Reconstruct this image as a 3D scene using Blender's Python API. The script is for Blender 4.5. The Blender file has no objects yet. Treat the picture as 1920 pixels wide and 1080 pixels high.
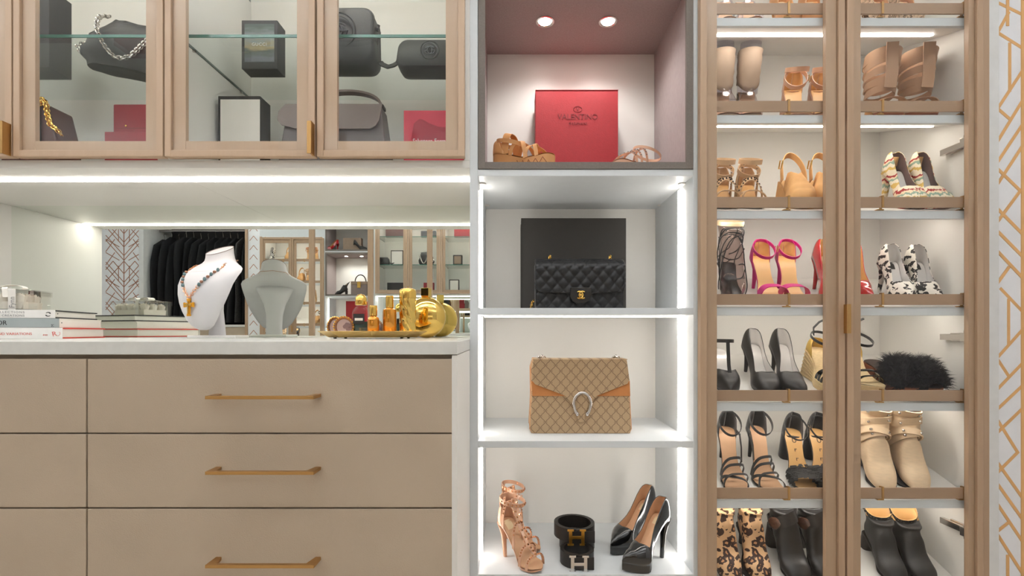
import bpy, bmesh, math, random
from mathutils import Vector, Matrix
random.seed(7)
SC = bpy.context.scene
COL = SC.collection
PI = math.pi
# ------------------------------------------------------------------ measured camera geometry
F, VX, HY, ZC = 900.0, 966.0, 622.0, 0.941      # focal length in px, vanishing point, eye height
def X_(px, D): return (px - VX) * D / F
def Z_(py, D): return ZC + (HY - py) * D / F
def W(px, py, D): return Vector((X_(px, D), D, Z_(py, D)))

cam = bpy.data.cameras.new('camera'); camo = bpy.data.objects.new('camera', cam); COL.objects.link(camo)
cam.sensor_width = 36; cam.lens = F * 36 / 1920
cam.shift_x = (960 - VX) / 1920; cam.shift_y = (HY - 540) / 1920
cam.clip_start = .02
camo.location = (0, 0, ZC); camo.rotation_euler = (PI / 2, 0, 0)
SC.camera = camo
# ------------------------------------------------------------------ world, room light, exposure
wd = bpy.data.worlds.new('world'); SC.world = wd; wd.use_nodes = True
wd.node_tree.nodes['Background'].inputs[0].default_value = (.75, .85, 1, 1)
wd.node_tree.nodes['Background'].inputs[1].default_value = .15
SC.view_settings.view_transform = 'Standard'; SC.view_settings.look = 'None'
SC.view_settings.gamma = 1; SC.view_settings.use_curve_mapping = False
SC.view_settings.exposure = 0.35
CEIL = 2.75
def area(name, loc, sx, sy, power, col, rot=(0, 0, 0)):
    l = bpy.data.lights.new(name, 'AREA'); l.shape = 'RECTANGLE'; l.size = sx; l.size_y = sy
    l.energy = power; l.color = col
    o = bpy.data.objects.new(name, l); o.location = loc; o.rotation_euler = rot; COL.objects.link(o); return o
ROOM_W = 27.0
for lx in (.6, -1.5, -3.7):                     # added uplights, out of frame, washing the ceiling to fill the room
    area('uplight', (lx, .15, CEIL - .48), 1.5, .22, ROOM_W, (.95, .97, 1), (PI, 0, 0))
    area('uplight', (lx, -1.9, CEIL - .48), 1.5, .22, ROOM_W * .6, (.95, .97, 1), (PI, 0, 0))
LED_COL = (1, .925, .845); LED_S = 10.0

# ------------------------------------------------------------------ materials
def lin(c):
    return tuple(((v / 255) / 12.92 if v / 255 <= .04045 else ((v / 255 + .055) / 1.055) ** 2.4) for v in c) + (1,)
class E:
    """tiny expression wrapper over shader math nodes"""
    def __init__(s, nt, sock): s.nt, s.s = nt, sock
    def op(s, o, b=None, c=None, rev=False):
        n = s.nt.nodes.new('ShaderNodeMath'); n.operation = o
        ins = [s, b, c]
        if rev: ins[0], ins[1] = ins[1], ins[0]
        for i, v in enumerate(ins):
            if v is None: continue
            if isinstance(v, E): s.nt.links.new(v.s, n.inputs[i])
            else: n.inputs[i].default_value = v
        return E(s.nt, n.outputs[0])
    def __add__(s, o): return s.op('ADD', o)
    __radd__ = __add__
    def __sub__(s, o): return s.op('SUBTRACT', o)
    def __rsub__(s, o): return s.op('SUBTRACT', o, rev=True)
    def __mul__(s, o): return s.op('MULTIPLY', o)
    __rmul__ = __mul__
    def __truediv__(s, o): return s.op('DIVIDE', o)
    def abs(s): return s.op('ABSOLUTE')
    def min(s, o): return s.op('MINIMUM', o)
    def max(s, o): return s.op('MAXIMUM', o)
    def lt(s, o): return s.op('LESS_THAN', o)
    def gt(s, o): return s.op('GREATER_THAN', o)
    def frac(s): return s.op('FRACT')
    def floor(s): return s.op('FLOOR')
    def sqrt(s): return s.op('SQRT')
    def sin(s): return s.op('SINE')
def raw(name):
    m = bpy.data.materials.new(name); m.use_nodes = True; nt = m.node_tree
    return m, nt, nt.nodes['Principled BSDF']
def coords(nt, scale=(1, 1, 1), kind='Object'):
    t = nt.nodes.new('ShaderNodeTexCoord'); mp = nt.nodes.new('ShaderNodeMapping'); mp.inputs['Scale'].default_value = scale
    nt.links.new(t.outputs[kind], mp.inputs[0]); return mp.outputs[0]
def noise(nt, vec, scale, detail=3, rough=.5):
    n = nt.nodes.new('ShaderNodeTexNoise'); n.inputs['Scale'].default_value = scale; n.inputs['Detail'].default_value = detail
    n.inputs['Roughness'].default_value = rough
    nt.links.new(vec, n.inputs['Vector']); return E(nt, n.outputs['Fac'])
def mixc(nt, fac, a, b):
    n = nt.nodes.new('ShaderNodeMix'); n.data_type = 'RGBA'
    if isinstance(fac, E): nt.links.new(fac.s, n.inputs[0])
    else: n.inputs[0].default_value = fac
    for i, v in ((6, a), (7, b)):
        if isinstance(v, tuple): n.inputs[i].default_value = v
        else: nt.links.new(v, n.inputs[i])
    return n.outputs[2]
def xyz(nt, vec):
    n = nt.nodes.new('ShaderNodeSeparateXYZ'); nt.links.new(vec, n.inputs[0]); return [E(nt, o) for o in n.outputs]
def bump(nt, b, h, strength, dist=.001):
    n = nt.nodes.new('ShaderNodeBump'); n.inputs['Strength'].default_value = strength; n.inputs['Distance'].default_value = dist
    nt.links.new(h.s, n.inputs['Height']); nt.links.new(n.outputs[0], b.inputs['Normal'])
def mat(name, rgb, rough=.5, metal=0, bmp=None, var=None, coat=0, trans=0, spec=.5, scale=(1, 1, 1), sheen=0, alpha=1):
    m, nt, b = raw(name)
    b.inputs['Base Color'].default_value = lin(rgb); b.inputs['Roughness'].default_value = rough; b.inputs['Metallic'].default_value = metal
    b.inputs['Coat Weight'].default_value = coat; b.inputs['Coat Roughness'].default_value = .06
    b.inputs['Transmission Weight'].default_value = trans; b.inputs['Specular IOR Level'].default_value = spec
    b.inputs['Sheen Weight'].default_value = sheen; b.inputs['Alpha'].default_value = alpha
    vec = coords(nt, scale)
    if var is None: var = (30, .05)
    n = noise(nt, vec, var[0], 4)
    k = var[1]; c = lin(rgb)
    lo = tuple(max(0, x * (1 - k * 1.6)) for x in c[:3]) + (1,); hi = tuple(min(1, x * (1 + k * 1.6)) for x in c[:3]) + (1,)
    nt.links.new(mixc(nt, n, lo, hi), b.inputs['Base Color'])
    if bmp: bump(nt, b, noise(nt, vec, bmp[0], 2), bmp[1])
    return m
def emit(name, col, s):
    m, nt, b = raw(name)
    b.inputs['Base Color'].default_value = (.8, .8, .8, 1)
    b.inputs['Emission Color'].default_value = col + (1,); b.inputs['Emission Strength'].default_value = s
    return m
def pane(name, tint, ior=1.45, rough=0.0):
    m, nt, b = raw(name); nt.nodes.remove(b)
    out = nt.nodes['Material Output']
    t = nt.nodes.new('ShaderNodeBsdfTransparent'); t.inputs[0].default_value = tint + (1,)
    g = nt.nodes.new('ShaderNodeBsdfGlossy'); g.inputs['Roughness'].default_value = rough
    lw = nt.nodes.new('ShaderNodeLayerWeight'); lw.inputs[0].default_value = .5
    f0 = ((ior - 1) / (ior + 1)) ** 2
    fr = E(nt, lw.outputs['Facing']).op('POWER', 5.0) * (1 - f0) + f0          # Schlick
    mx = nt.nodes.new('ShaderNodeMixShader')
    nt.links.new(fr.s, mx.inputs[0]); nt.links.new(t.outputs[0], mx.inputs[1]); nt.links.new(g.outputs[0], mx.inputs[2])
    nt.links.new(mx.outputs[0], out.inputs[0]); return m
def wood(name, a, b_, axis=2):
    m, nt, b = raw(name)
    sc = [40, 40, 40]; sc[axis] = 3
    v = coords(nt, tuple(sc))
    n1 = noise(nt, v, 1.2, 6, .6); n2 = noise(nt, v, 5, 3)
    f = (n1 * 1.3 + n2 * .5 - .4)
    nt.links.new(mixc(nt, f, lin(a), lin(b_)), b.inputs['Base Color'])
    b.inputs['Roughness'].default_value = .42
    bump(nt, b, n2, .15, .0005); return m
def spots(name, base, ring, core, scale, rough=.6, thr=.36):
    """animal print: broken dark rings on a pale ground"""
    m, nt, b = raw(name)
    vec = coords(nt)
    n = nt.nodes.new('ShaderNodeTexNoise'); n.inputs['Scale'].default_value = scale * 1.1; nt.links.new(vec, n.inputs['Vector'])
    add = nt.nodes.new('ShaderNodeMixRGB'); add.blend_type = 'LINEAR_LIGHT'; add.inputs[0].default_value = .012
    nt.links.new(vec, add.inputs[1]); nt.links.new(n.outputs['Color'], add.inputs[2])
    vo = nt.nodes.new('ShaderNodeTexVoronoi'); vo.inputs['Scale'].default_value = scale; nt.links.new(add.outputs[0], vo.inputs['Vector'])
    d = E(nt, vo.outputs['Distance'])
    nn = noise(nt, vec, scale * 1.7, 2)
    rr = d + nn * .45 - .22
    ringf = rr.lt(thr + .10); coref = rr.lt(thr - .24)
    broken = noise(nt, vec, scale * 1.2, 1).gt(.26)
    c = mixc(nt, ringf * broken, lin(base), lin(ring)); c = mixc(nt, coref, c, lin(core))
    nt.links.new(c, b.inputs['Base Color']); b.inputs['Roughness'].default_value = rough
    return m
M = {}
M['white'] = mat('white_laminate', (226, 224, 219), .42, bmp=(900, .05), var=(6, .015))
M['white2'] = mat('white_front_edge', (212, 216, 218), .4, var=(40, .02))
M['quartz'] = mat('pale_quartz', (214, 214, 209), .25, var=(60, .04))
M['leather'] = mat('grained_taupe_leather', (184, 167, 146), .55, bmp=(420, .45), var=(7, .05))
M['brass'] = mat('brushed_brass', (192, 152, 98), .38, 1, var=(80, .06), scale=(1, 8, 8))
M['gold'] = mat('polished_gold', (233, 190, 100), .12, 1, var=(10, .02))
M['goldv'] = mat('mirror_gold_glaze', (238, 200, 112), .09, 1, var=(6, .02))
M['chrome'] = mat('silver_metal', (205, 200, 195), .2, 1)
M['wood'] = wood('pale_maple_wood', (197, 170, 144), (188, 160, 133))
M['woodh'] = wood('pale_maple_wood_horizontal', (197, 170, 144), (188, 160, 133), 0)
M['woods'] = wood('taupe_maple_wood', (188, 159, 131), (176, 147, 119))
M['woodsh'] = wood('taupe_maple_wood_horizontal', (174, 145, 118), (162, 133, 107), 0)
M['dark'] = mat('shadow_gap', (70, 58, 48), .8)
M['mauve'] = mat('mauve_linen', (160, 148, 146), .8, bmp=(700, .3), var=(220, .12), scale=(1, 1, .25))
M['greyfab'] = mat('grey_linen_edge', (120, 112, 105), .8, bmp=(700, .3), var=(240, .12))
M['pane'] = pane('clear_glass_pane', (.992, .995, .992), 1.26)
M['shelfglass'] = pane('glass_shelf_face', (.955, .985, .97), 1.3)
M['shelfedged'] = mat('dark_glass_edge', (92, 104, 98), .3)
M['shelfedge'] = mat('green_glass_edge', (70, 128, 112), .15, coat=.5)
M['mirror'] = mat('silvered_mirror', (241, 246, 241), .0, 1, var=(1, 0))
M['led'] = emit('led_diffuser', LED_COL, LED_S)
M['ledc'] = emit('led_diffuser_cabinet', LED_COL, LED_S * 1.75)
M['leds'] = emit('led_diffuser_shoes', LED_COL, LED_S * 1.9)
M['ledx'] = emit('led_diffuser_bright', LED_COL, LED_S * 1.5)
M['lamp'] = emit('spot_lens', (1, .93, .84), 40)
M['black'] = mat('black_leather', (34, 30, 27), .42, bmp=(500, .2))
M['blackp'] = mat('black_patent', (14, 14, 15), .12, coat=1)
M['blackq'] = mat('black_quilted_leather', (24, 24, 26), .38, bmp=(600, .15))
M['suede'] = mat('black_suede', (26, 26, 26), .9, sheen=.3)
M['blackcard'] = mat('black_card', (47, 45, 42), .65, bmp=(500, .1))
M['charcoal'] = mat('charcoal_leather', (42, 41, 40), .5, bmp=(350, .35))
M['redcard'] = mat('red_textured_card', (160, 27, 35), .6, bmp=(260, .3), var=(90, .08))
M['redcard2'] = mat('raspberry_card', (205, 52, 76), .5)
M['redink'] = mat('dark_raspberry_ink', (164, 18, 48), .5)
M['redbox'] = mat('dark_red_leather', (150, 28, 40), .5)
M['darkred'] = mat('dark_red_ink', (118, 18, 26), .6)
M['paper'] = mat('white_paper', (236, 232, 224), .8, var=(200, .05), scale=(1, 1, 12))
M['cream'] = mat('cream_label', (226, 205, 165), .7)
M['tan'] = mat('tan_leather', (205, 148, 92), .45, bmp=(300, .15), var=(30, .08))
M['nude'] = mat('nude_leather', (206, 160, 130), .38, coat=.2)
M['insole'] = mat('nude_insole', (214, 170, 132), .5, var=(60, .06))
M['insoleg'] = mat('golden_insole', (226, 180, 118), .4)
M['camel'] = mat('camel_suede', (214, 164, 104), .8, var=(60, .1))
M['beige'] = mat('beige_suede', (205, 172, 135), .85, bmp=(200, .2), var=(50, .06))
M['taupe'] = mat('taupe_suede', (150, 130, 112), .85, var=(40, .08))
M['tauped'] = mat('dark_taupe_leather', (86, 76, 72), .5, bmp=(400, .2))
M['taupel'] = mat('taupe_leather', (124, 110, 104), .5, bmp=(400, .2))
M['brown'] = mat('dark_brown_leather', (82, 42, 32), .4)
M['brownin'] = mat('brown_suede_lining', (60, 46, 38), .8)
M['pink'] = mat('hot_pink_glitter', (205, 20, 125), .45, bmp=(1500, .6), var=(900, .25))
M['red'] = mat('red_patent', (186, 32, 34), .15, coat=1)
M['silverin'] = mat('silver_leather_lining', (222, 219, 216), .25, .2)
M['clear'] = pane('clear_vinyl', (.9, .88, .93), 1.6, .05)
M['clearg'] = pane('clear_acrylic', (.992, .995, .992), 1.4, .0)
M['mauvein'] = mat('mauve_lining', (128, 104, 98), .7)
M['leopbw'] = spots('black_white_animal_print', (232, 226, 214), (38, 33, 30), (226, 218, 204), 58, thr=.40)
M['leop'] = spots('brown_animal_print', (214, 172, 128), (52, 26, 16), (196, 140, 92), 44, thr=.44)
M['snake'] = spots('snake_print', (214, 186, 156), (110, 84, 66), (190, 160, 130), 120)
M['espad'] = mat('woven_straw', (222, 196, 150), .9, bmp=(160, .8), var=(120, .15), scale=(1, 1, 5))
M['goldfab'] = mat('gold_fabric', (214, 178, 92), .4, .3)
M['bust'] = mat('white_suede', (208, 206, 208), .9, bmp=(900, .1), var=(5, .01))
M['rose'] = mat('cream_rose', (246, 238, 224), .85, var=(30, .05))
M['gem'] = mat('teal_stone', (92, 118, 122), .3, var=(90, .3))
M['copper'] = mat('copper_bead', (150, 110, 90), .3, .8)
M['rosegold'] = mat('rose_gold_chain', (222, 164, 120), .25, 1)
M['crossg'] = mat('matte_yellow_gold', (226, 164, 48), .42, .8)
M['amber'] = mat('amber_glass', (216, 142, 26), .10, .7, coat=1, var=(14, .12))
M['trayg'] = mat('satin_gold_tray', (222, 190, 122), .35, .75)
M['teal'] = mat('dark_teal_liquid', (24, 62, 66), .1, coat=1)
M['floor'] = mat('pale_oak_floor', (205, 192, 176), .5, var=(10, .1), scale=(1, 12, 1))
M['wallp'] = mat('silver_grey_wallpaper', (234, 234, 236), .6, var=(14, .05))
M['foil'] = mat('gold_foil_print', (226, 176, 116), .5, .15)
M['foilb'] = mat('copper_foil_print', (176, 128, 104), .5, .2)
M['paint'] = mat('white_wall_paint', (222, 222, 220), .7)
M['coat'] = mat('black_coat_cloth', (19, 19, 22), .9, bmp=(300, .3), var=(12, .3), scale=(4, 4, .6))
M['fur'] = mat('black_fur', (38, 36, 38), .7, var=(60, .3))
M['tape'] = mat('measuring_grey', (150, 150, 150), .6)
M['greybook'] = mat('grey_cloth_cover', (158, 166, 166), .7)
M['whitebook'] = mat('white_glossy_cover', (232, 230, 226), .3)
M['redline'] = mat('red_cloth_cover', (214, 74, 62), .6)
M['ink'] = mat('dark_ink', (40, 40, 42), .6)
M['inkg'] = mat('grey_ink', (150, 148, 146), .6)
M['inkr'] = mat('pale_red_ink', (214, 110, 102), .6)
M['white_ink'] = mat('white_ink', (235, 230, 228), .5)
M['suedetan'] = mat('orange_tan_suede', (196, 130, 76), .9, var=(40, .1))
M['sole'] = mat('dark_sole', (44, 38, 34), .6)
M['brownsole'] = mat('brown_cork_sole', (150, 88, 58), .7, bmp=(200, .4))
# ------------------------------------------------------------------ mesh building
class MB:
    def __init__(s): s.v = []; s.f = []; s.mi = []
    def add(s, vs, fs, mi=0):
        o = len(s.v); s.v += [tuple(v) for v in vs]
        for f in fs: s.f.append(tuple(i + o for i in f)); s.mi.append(mi)
        return s
    def box(s, x0, x1, y0, y1, z0, z1, mi=0):
        return s.add([(x, y, z) for z in (z0, z1) for y in (y0, y1) for x in (x0, x1)],
                     [(0, 2, 3, 1), (4, 5, 7, 6), (0, 1, 5, 4), (2, 6, 7, 3), (0, 4, 6, 2), (1, 3, 7, 5)], mi)
    def obox(s, c, ax, ay, az, mi=0):
        """box from a centre and three half-axis vectors"""
        c, ax, ay, az = map(Vector, (c, ax, ay, az))
        return s.add([c + ax * i + ay * j + az * k for k in (-1, 1) for j in (-1, 1) for i in (-1, 1)],
                     [(0, 2, 3, 1), (4, 5, 7, 6), (0, 1, 5, 4), (2, 6, 7, 3), (0, 4, 6, 2), (1, 3, 7, 5)], mi)
    def prism(s, poly, a, b, axis='y', mi=0):
        n = len(poly)
        def P(p, d): return {'y': (p[0], d, p[1]), 'x': (d, p[0], p[1]), 'z': (p[0], p[1], d)}[axis]
        return s.add([P(p, a) for p in poly] + [P(p, b) for p in poly],
                     [tuple(range(n)), tuple(range(2 * n - 1, n - 1, -1))] + [(i, (i + 1) % n, n + (i + 1) % n, n + i) for i in range(n)], mi)
    def loft(s, rings, closed=True, cap=(True, True), mi=0):
        n = len(rings[0]); vs = [p for r in rings for p in r]; fs = []
        for i in range(len(rings) - 1):
            for j in range(n if closed else n - 1):
                k = (j + 1) % n
                fs.append((i * n + j, i * n + k, (i + 1) * n + k, (i + 1) * n + j))
        if cap[0]: fs.append(tuple(range(n)))
        if cap[1]: fs.append(tuple((len(rings) - 1) * n + j for j in range(n)))
        return s.add(vs, fs, mi)
    def tube(s, pts, r, n=8, closed=False, mi=0, flat=None):
        pts = [Vector(p) for p in pts]; m = len(pts); rings = []
        up = None
        for i, p in enumerate(pts):
            a = pts[(i - 1) % m] if (closed or i > 0) else p
            b = pts[(i + 1) % m] if (closed or i < m - 1) else p
            t = (b - a).normalized() if (b - a).length > 1e-9 else Vector((0, 0, 1))
            if up is None:
                up = Vector((0, 0, 1)) if abs(t.z) < .9 else Vector((0, 1, 0))
            u = up - t * up.dot(t)
            if u.length < 1e-6: u = t.orthogonal()
            u.normalize(); v = t.cross(u); up = u
            rr = r[i] if isinstance(r, (list, tuple)) else r
            rings.append([p + (u * math.cos(2 * PI * k / n) + v * math.sin(2 * PI * k / n) * (flat or 1)) * rr for k in range(n)])
        if closed:
            vs = [q for g in rings for q in g]
            fs = [(i * n + j, i * n + (j + 1) % n, ((i + 1) % m) * n + (j + 1) % n, ((i + 1) % m) * n + j) for i in range(m) for j in range(n)]
            return s.add(vs, fs, mi)
        return s.loft(rings, mi=mi)
    def ribbon(s, pts, wdir, width, th, closed=False, mi=0):
        pts = [Vector(p) for p in pts]; m = len(pts); rings = []
        for i, p in enumerate(pts):
            a = pts[(i - 1) % m] if (closed or i > 0) else p
            b = pts[(i + 1) % m] if (closed or i < m - 1) else p
            t = (b - a).normalized()
            wv = Vector(wdir[i] if isinstance(wdir, list) else wdir); wv = wv - t * wv.dot(t)
            wv = wv.normalized() if wv.length > 1e-6 else t.orthogonal().normalized()
            nn = t.cross(wv); w2 = (width[i] if isinstance(width, list) else width) / 2
            rings.append([p + wv * w2 + nn * th / 2, p + wv * w2 - nn * th / 2, p - wv * w2 - nn * th / 2, p - wv * w2 + nn * th / 2])
        if closed:
            vs = [q for g in rings for q in g]
            return s.add(vs, [(i * 4 + j, i * 4 + (j + 1) % 4, ((i + 1) % m) * 4 + (j + 1) % 4, ((i + 1) % m) * 4 + j) for i in range(m) for j in range(4)], mi)
        return s.loft(rings, mi=mi)
    def lathe(s, prof, n=24, c=(0, 0, 0), axis='z', mi=0, sy=1, cap=(True, True)):
        rings = []
        for r, h in prof:
            g = []
            for k in range(n):
                a = 2 * PI * k / n; x, y = r * math.cos(a), r * math.sin(a) * sy
                if axis == 'z': g.append((c[0] + x, c[1] + y, c[2] + h))
                elif axis == 'y': g.append((c[0] + x, c[1] + h, c[2] + y))
                else: g.append((c[0] + h, c[1] + x, c[2] + y))
            rings.append(g)
        return s.loft(rings, cap=cap, mi=mi)
    def ball(s, c, r, n=10, mi=0, sz=(1, 1, 1)):
        m = max(4, n // 2 + 1)
        rings = [[(c[0] + sz[0] * r * math.sin(PI * i / m) * math.cos(2 * PI * k / n), c[1] + sz[1] * r * math.sin(PI * i / m) * math.sin(2 * PI * k / n),
                   c[2] - sz[2] * r * math.cos(PI * i / m)) for k in range(n)] for i in range(1, m)]
        return s.loft(rings, mi=mi)
    def surf(s, rows, mi=0):
        return s.loft(rows, closed=False, cap=(False, False), mi=mi)
    def build(s, name, mats, parent=None, world=False, smooth=35, bevel=0, solid=None, sub=0, label=None, weld=True, recalc=True):
        if not isinstance(mats, (list, tuple)): mats = [mats]
        off = Vector((0, 0, 0))
        if world and parent is not None:
            p = parent
            while p is not None: off += p.location; p = p.parent
        me = bpy.data.meshes.new(name)
        bm = bmesh.new(); vv = [bm.verts.new((v[0] - off.x, v[1] - off.y, v[2] - off.z)) for v in s.v]
        for f, mi in zip(s.f, s.mi):
            if len(set(f)) < 3: continue
            try: fc = bm.faces.new([vv[i] for i in f]); fc.material_index = mi
            except ValueError: pass
        if weld: bmesh.ops.remove_doubles(bm, verts=bm.verts, dist=1e-5)
        if recalc: bmesh.ops.recalc_face_normals(bm, faces=bm.faces)
        bm.to_mesh(me); bm.free()
        for m_ in mats: me.materials.append(M[m_] if isinstance(m_, str) else m_)
        if smooth:
            me.shade_smooth(); me.set_sharp_from_angle(angle=math.radians(smooth))
        o = bpy.data.objects.new(name, me); COL.objects.link(o)
        if parent is not None: o.parent = parent
        if solid:
            sm_ = o.modifiers.new('solid', 'SOLIDIFY'); sm_.thickness = solid; sm_.offset = -1
            if len(mats) > 1: sm_.material_offset = 1; sm_.material_offset_rim = min(2, len(mats) - 1)
        if sub:
            u = o.modifiers.new('sub', 'SUBSURF'); u.levels = sub; u.render_levels = sub
        if bevel:
            bv = o.modifiers.new('bevel', 'BEVEL'); bv.width = bevel; bv.segments = 2; bv.limit_method = 'ANGLE'
        if label: o['label'] = label
        return o
def thing(name, label, cat, loc=(0, 0, 0), rz=0, group=None, tilt=0):
    o = bpy.data.objects.new(name, None); COL.objects.link(o); o.empty_display_size = .05
    o.location = loc; o.rotation_mode = 'ZYX'; o.rotation_euler = (tilt, 0, rz)
    o['label'] = label; o['category'] = cat
    if group: o['group'] = group
    return o
def tag(o, label=None, cat=None, group=None, kind=None):
    for k, v in (('label', label), ('category', cat), ('group', group), ('kind', kind)):
        if v: o[k] = v
    return o
def struct(o): o['kind'] = 'structure'; return o
def bx(name, m, parent, x0, x1, y0, y1, z0, z1, world=True, bevel=.0008, label=None):
    return MB().box(min(x0, x1), max(x0, x1), min(y0, y1), max(y0, y1), min(z0, z1), max(z0, z1)).build(name, m, parent, world=world, bevel=bevel, smooth=0, label=label)
def dup(root, loc, rz, label, cat=None, group=None):
    r = root.copy(); COL.objects.link(r); r.location = loc; r.rotation_euler = (root.rotation_euler[0], 0, rz)
    r['label'] = label
    if group: r['group'] = group
    elif 'group' in r: del r['group']
    def rec(a, b):
        for ch in list(a.children):
            c = ch.copy(); COL.objects.link(c); c.parent = b; rec(ch, c)
    rec(root, r); return r
def text(body, size, loc, m, parent, rz=0, rx=PI / 2, align='CENTER', ext=.0003, name='lettering', sx=1, ry=0, space=1):
    cu = bpy.data.curves.new(name, 'FONT'); cu.body = body; cu.size = size; cu.extrude = ext; cu.align_x = align; cu.space_character = space
    cu.resolution_u = 3
    tmp = bpy.data.objects.new(name, cu); me = bpy.data.meshes.new_from_object(tmp); bpy.data.objects.remove(tmp); bpy.data.curves.remove(cu)
    me.materials.clear(); me.materials.append(M[m]); o = bpy.data.objects.new(name, me); COL.objects.link(o); o.parent = parent
    o.location = loc; o.rotation_euler = (rx, ry, rz); o.scale = (sx, 1, 1); return o
def rrect(x0, x1, z0, z1, r, n=4):
    out = []
    for cx, cz, a0 in ((x1 - r, z1 - r, 0), (x0 + r, z1 - r, PI / 2), (x0 + r, z0 + r, PI), (x1 - r, z0 + r, 1.5 * PI)):
        for k in range(n + 1):
            a = a0 + PI / 2 * k / n; out.append((cx + r * math.cos(a), cz + r * math.sin(a)))
    return out
def ring_pts(c, rx, ry, n=24, a0=0, a1=2 * PI, tilt=0):
    k = n if abs(a1 - a0 - 2 * PI) < 1e-6 else n - 1
    out = []
    for i in range(n):
        a = a0 + (a1 - a0) * i / k
        x, y = rx * math.cos(a), ry * math.sin(a)
        out.append(Vector((c[0] + x, c[1] + y * math.cos(tilt), c[2] + y * math.sin(tilt))))
    return out
def chain(mb, pts, r_link, wire, step, n=8, mi=0):
    """links threaded along a polyline, alternating in orientation"""
    pts = [Vector(p) for p in pts]; seg = [0]
    for a, b in zip(pts, pts[1:]): seg.append(seg[-1] + (b - a).length)
    L = seg[-1]; k = max(2, int(L / step))
    for i in range(k):
        s = L * (i + .5) / k
        j = max(q for q in range(len(seg) - 1) if seg[q] <= s)
        t = (pts[j + 1] - pts[j]).normalized(); p = pts[j] + t * (s - seg[j])
        u = t.orthogonal().normalized(); v = t.cross(u)
        if i % 2: u, v = v, u
        mb.tube([p + t * (math.cos(2 * PI * q / n) * r_link * 1.35) + u * (math.sin(2 * PI * q / n) * r_link) for q in range(n)], wire, 5, closed=True, mi=mi)
# ------------------------------------------------------------------ room shell
DT, DB, DM, DC = 1.35, 1.715, 1.755, 1.053
X0R, X1R, Y0R, Y1R = -5.4, 2.05, -3.1, 1.82
struct(bx('floor', 'floor', None, X0R, X1R, Y0R, Y1R, -.05, 0, bevel=0))
struct(bx('ceiling', 'paint', None, X0R, X1R, Y0R, Y1R, CEIL, CEIL + .05, bevel=0))
struct(bx('wall_back', 'paint', None, X0R, X1R, Y1R, Y1R + .05, 0, CEIL, bevel=0))
struct(bx('wall_front', 'paint', None, X0R, X1R, Y0R - .05, Y0R, 0, CEIL, bevel=0))
struct(bx('wall_left', 'wallp', None, X0R - .05, X0R, Y0R, Y1R, 0, CEIL, bevel=0))
struct(bx('wall_right', 'wallp', None, X1R, X1R + .05, Y0R, Y1R, 0, CEIL, bevel=0))
for k, (lx, ly) in enumerate(((.6, .15), (-1.5, .15), (-3.7, .15), (.6, -1.9), (-1.5, -1.9), (-3.7, -1.9))):  # housings and cables invented to carry the added uplights
    t = thing('fill_uplight', ['added fill uplight above the shoe cabinet side of the room', 'added fill uplight at the middle of the room',
              'added fill uplight at the left end of the room', 'added fill uplight near the facing wall, right end', 'added fill uplight near the facing wall, middle', 'added fill uplight near the coat closet'][k], 'pendant light', (lx, ly, CEIL))
    bx('housing', 'white2', t, lx - .78, lx + .78, ly - .13, ly + .13, CEIL - .51, CEIL - .485)
    for sx in (-.6, .6): MB().tube([(lx + sx, ly, CEIL - .49), (lx + sx, ly, CEIL)], .003, 6).build('cable', 'chrome', t, world=True)
# wallpapered return wall beside the shoe cabinet, foil lines printed on it
wp = struct(bx('wall_return', 'wallp', None, 1.3335, X1R, 1.37, Y1R, 0, CEIL, bevel=0))
struct(bx('trim_1', 'paint', None, 1.3345, X_(1868, 1.36), 1.352, 1.37, 0, CEIL))
LN = [(1868, 4, 1916, 27), (1892, 22, 1870, 62), (1870, 61, 1918, 91), (1893, 80, 1893, 172), (1918, 131, 1865, 212), (1867, 202, 1895, 225),
      (1918, 187, 1866, 272), (1918, 232, 1866, 310), (1918, 272, 1867, 350), (1867, 315, 1914, 359), (1914, 356, 1867, 420), (1867, 390, 1918, 440),
      (1868, 432, 1918, 482), (1869, 470, 1918, 522), (1892, 500, 1869, 532), (1875, 540, 1918, 585), (1891, 560, 1891, 647), (1918, 617, 1866, 675),
      (1867, 671, 1891, 705), (1918, 680, 1866, 734), (1918, 722, 1867, 770), (1918, 765, 1869, 812), (1867, 785, 1909, 850), (1909, 847, 1871, 885),
      (1870, 867, 1918, 935), (1870, 907, 1918, 975), (1870, 945, 1918, 1017), (1890, 980, 1870, 996), (1870, 1002, 1918, 1077), (1889, 1040, 1889, 1130)]
SN = [0]
def strip(mb, a, b, w, y, th=.0004):
    SN[0] += 1; th = th + (SN[0] % 37) * .00003
    a, b = Vector(a), Vector(b); d = (b - a).normalized(); n = Vector((-d.y, d.x)) * w / 2
    p = [a + n, b + n, b - n, a - n]
    mb.prism([(q.x, q.y) for q in p], y - th, y, 'y')
fm = MB(); axx = X_(1917, 1.37); zper = Z_(4, 1.37) - Z_(1085, 1.37)
for rep in (-1, 0, 1):
    for (a, b, c, d) in LN:
        pa = (max(X_(a, 1.37), X_(1868.5, 1.37)), Z_(b, 1.37) + rep * zper); pb = (X_(c, 1.37), Z_(d, 1.37) + rep * zper)
        if max(pa[1], pb[1]) > CEIL - .02 or min(pa[1], pb[1]) < .02: continue
        for sgn in (1, -1):
            q = [(axx + sgn * (p[0] - axx), p[1]) for p in (pa, pb)]
            strip(fm, q[0], q[1], .0085, 1.37)
fm.box(axx - .0045, axx + .0045, 1.3682, 1.37, .02, CEIL - .02)
fm.build('printed_foil_line', 'foil', wp, world=True, smooth=0, weld=False)

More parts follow.
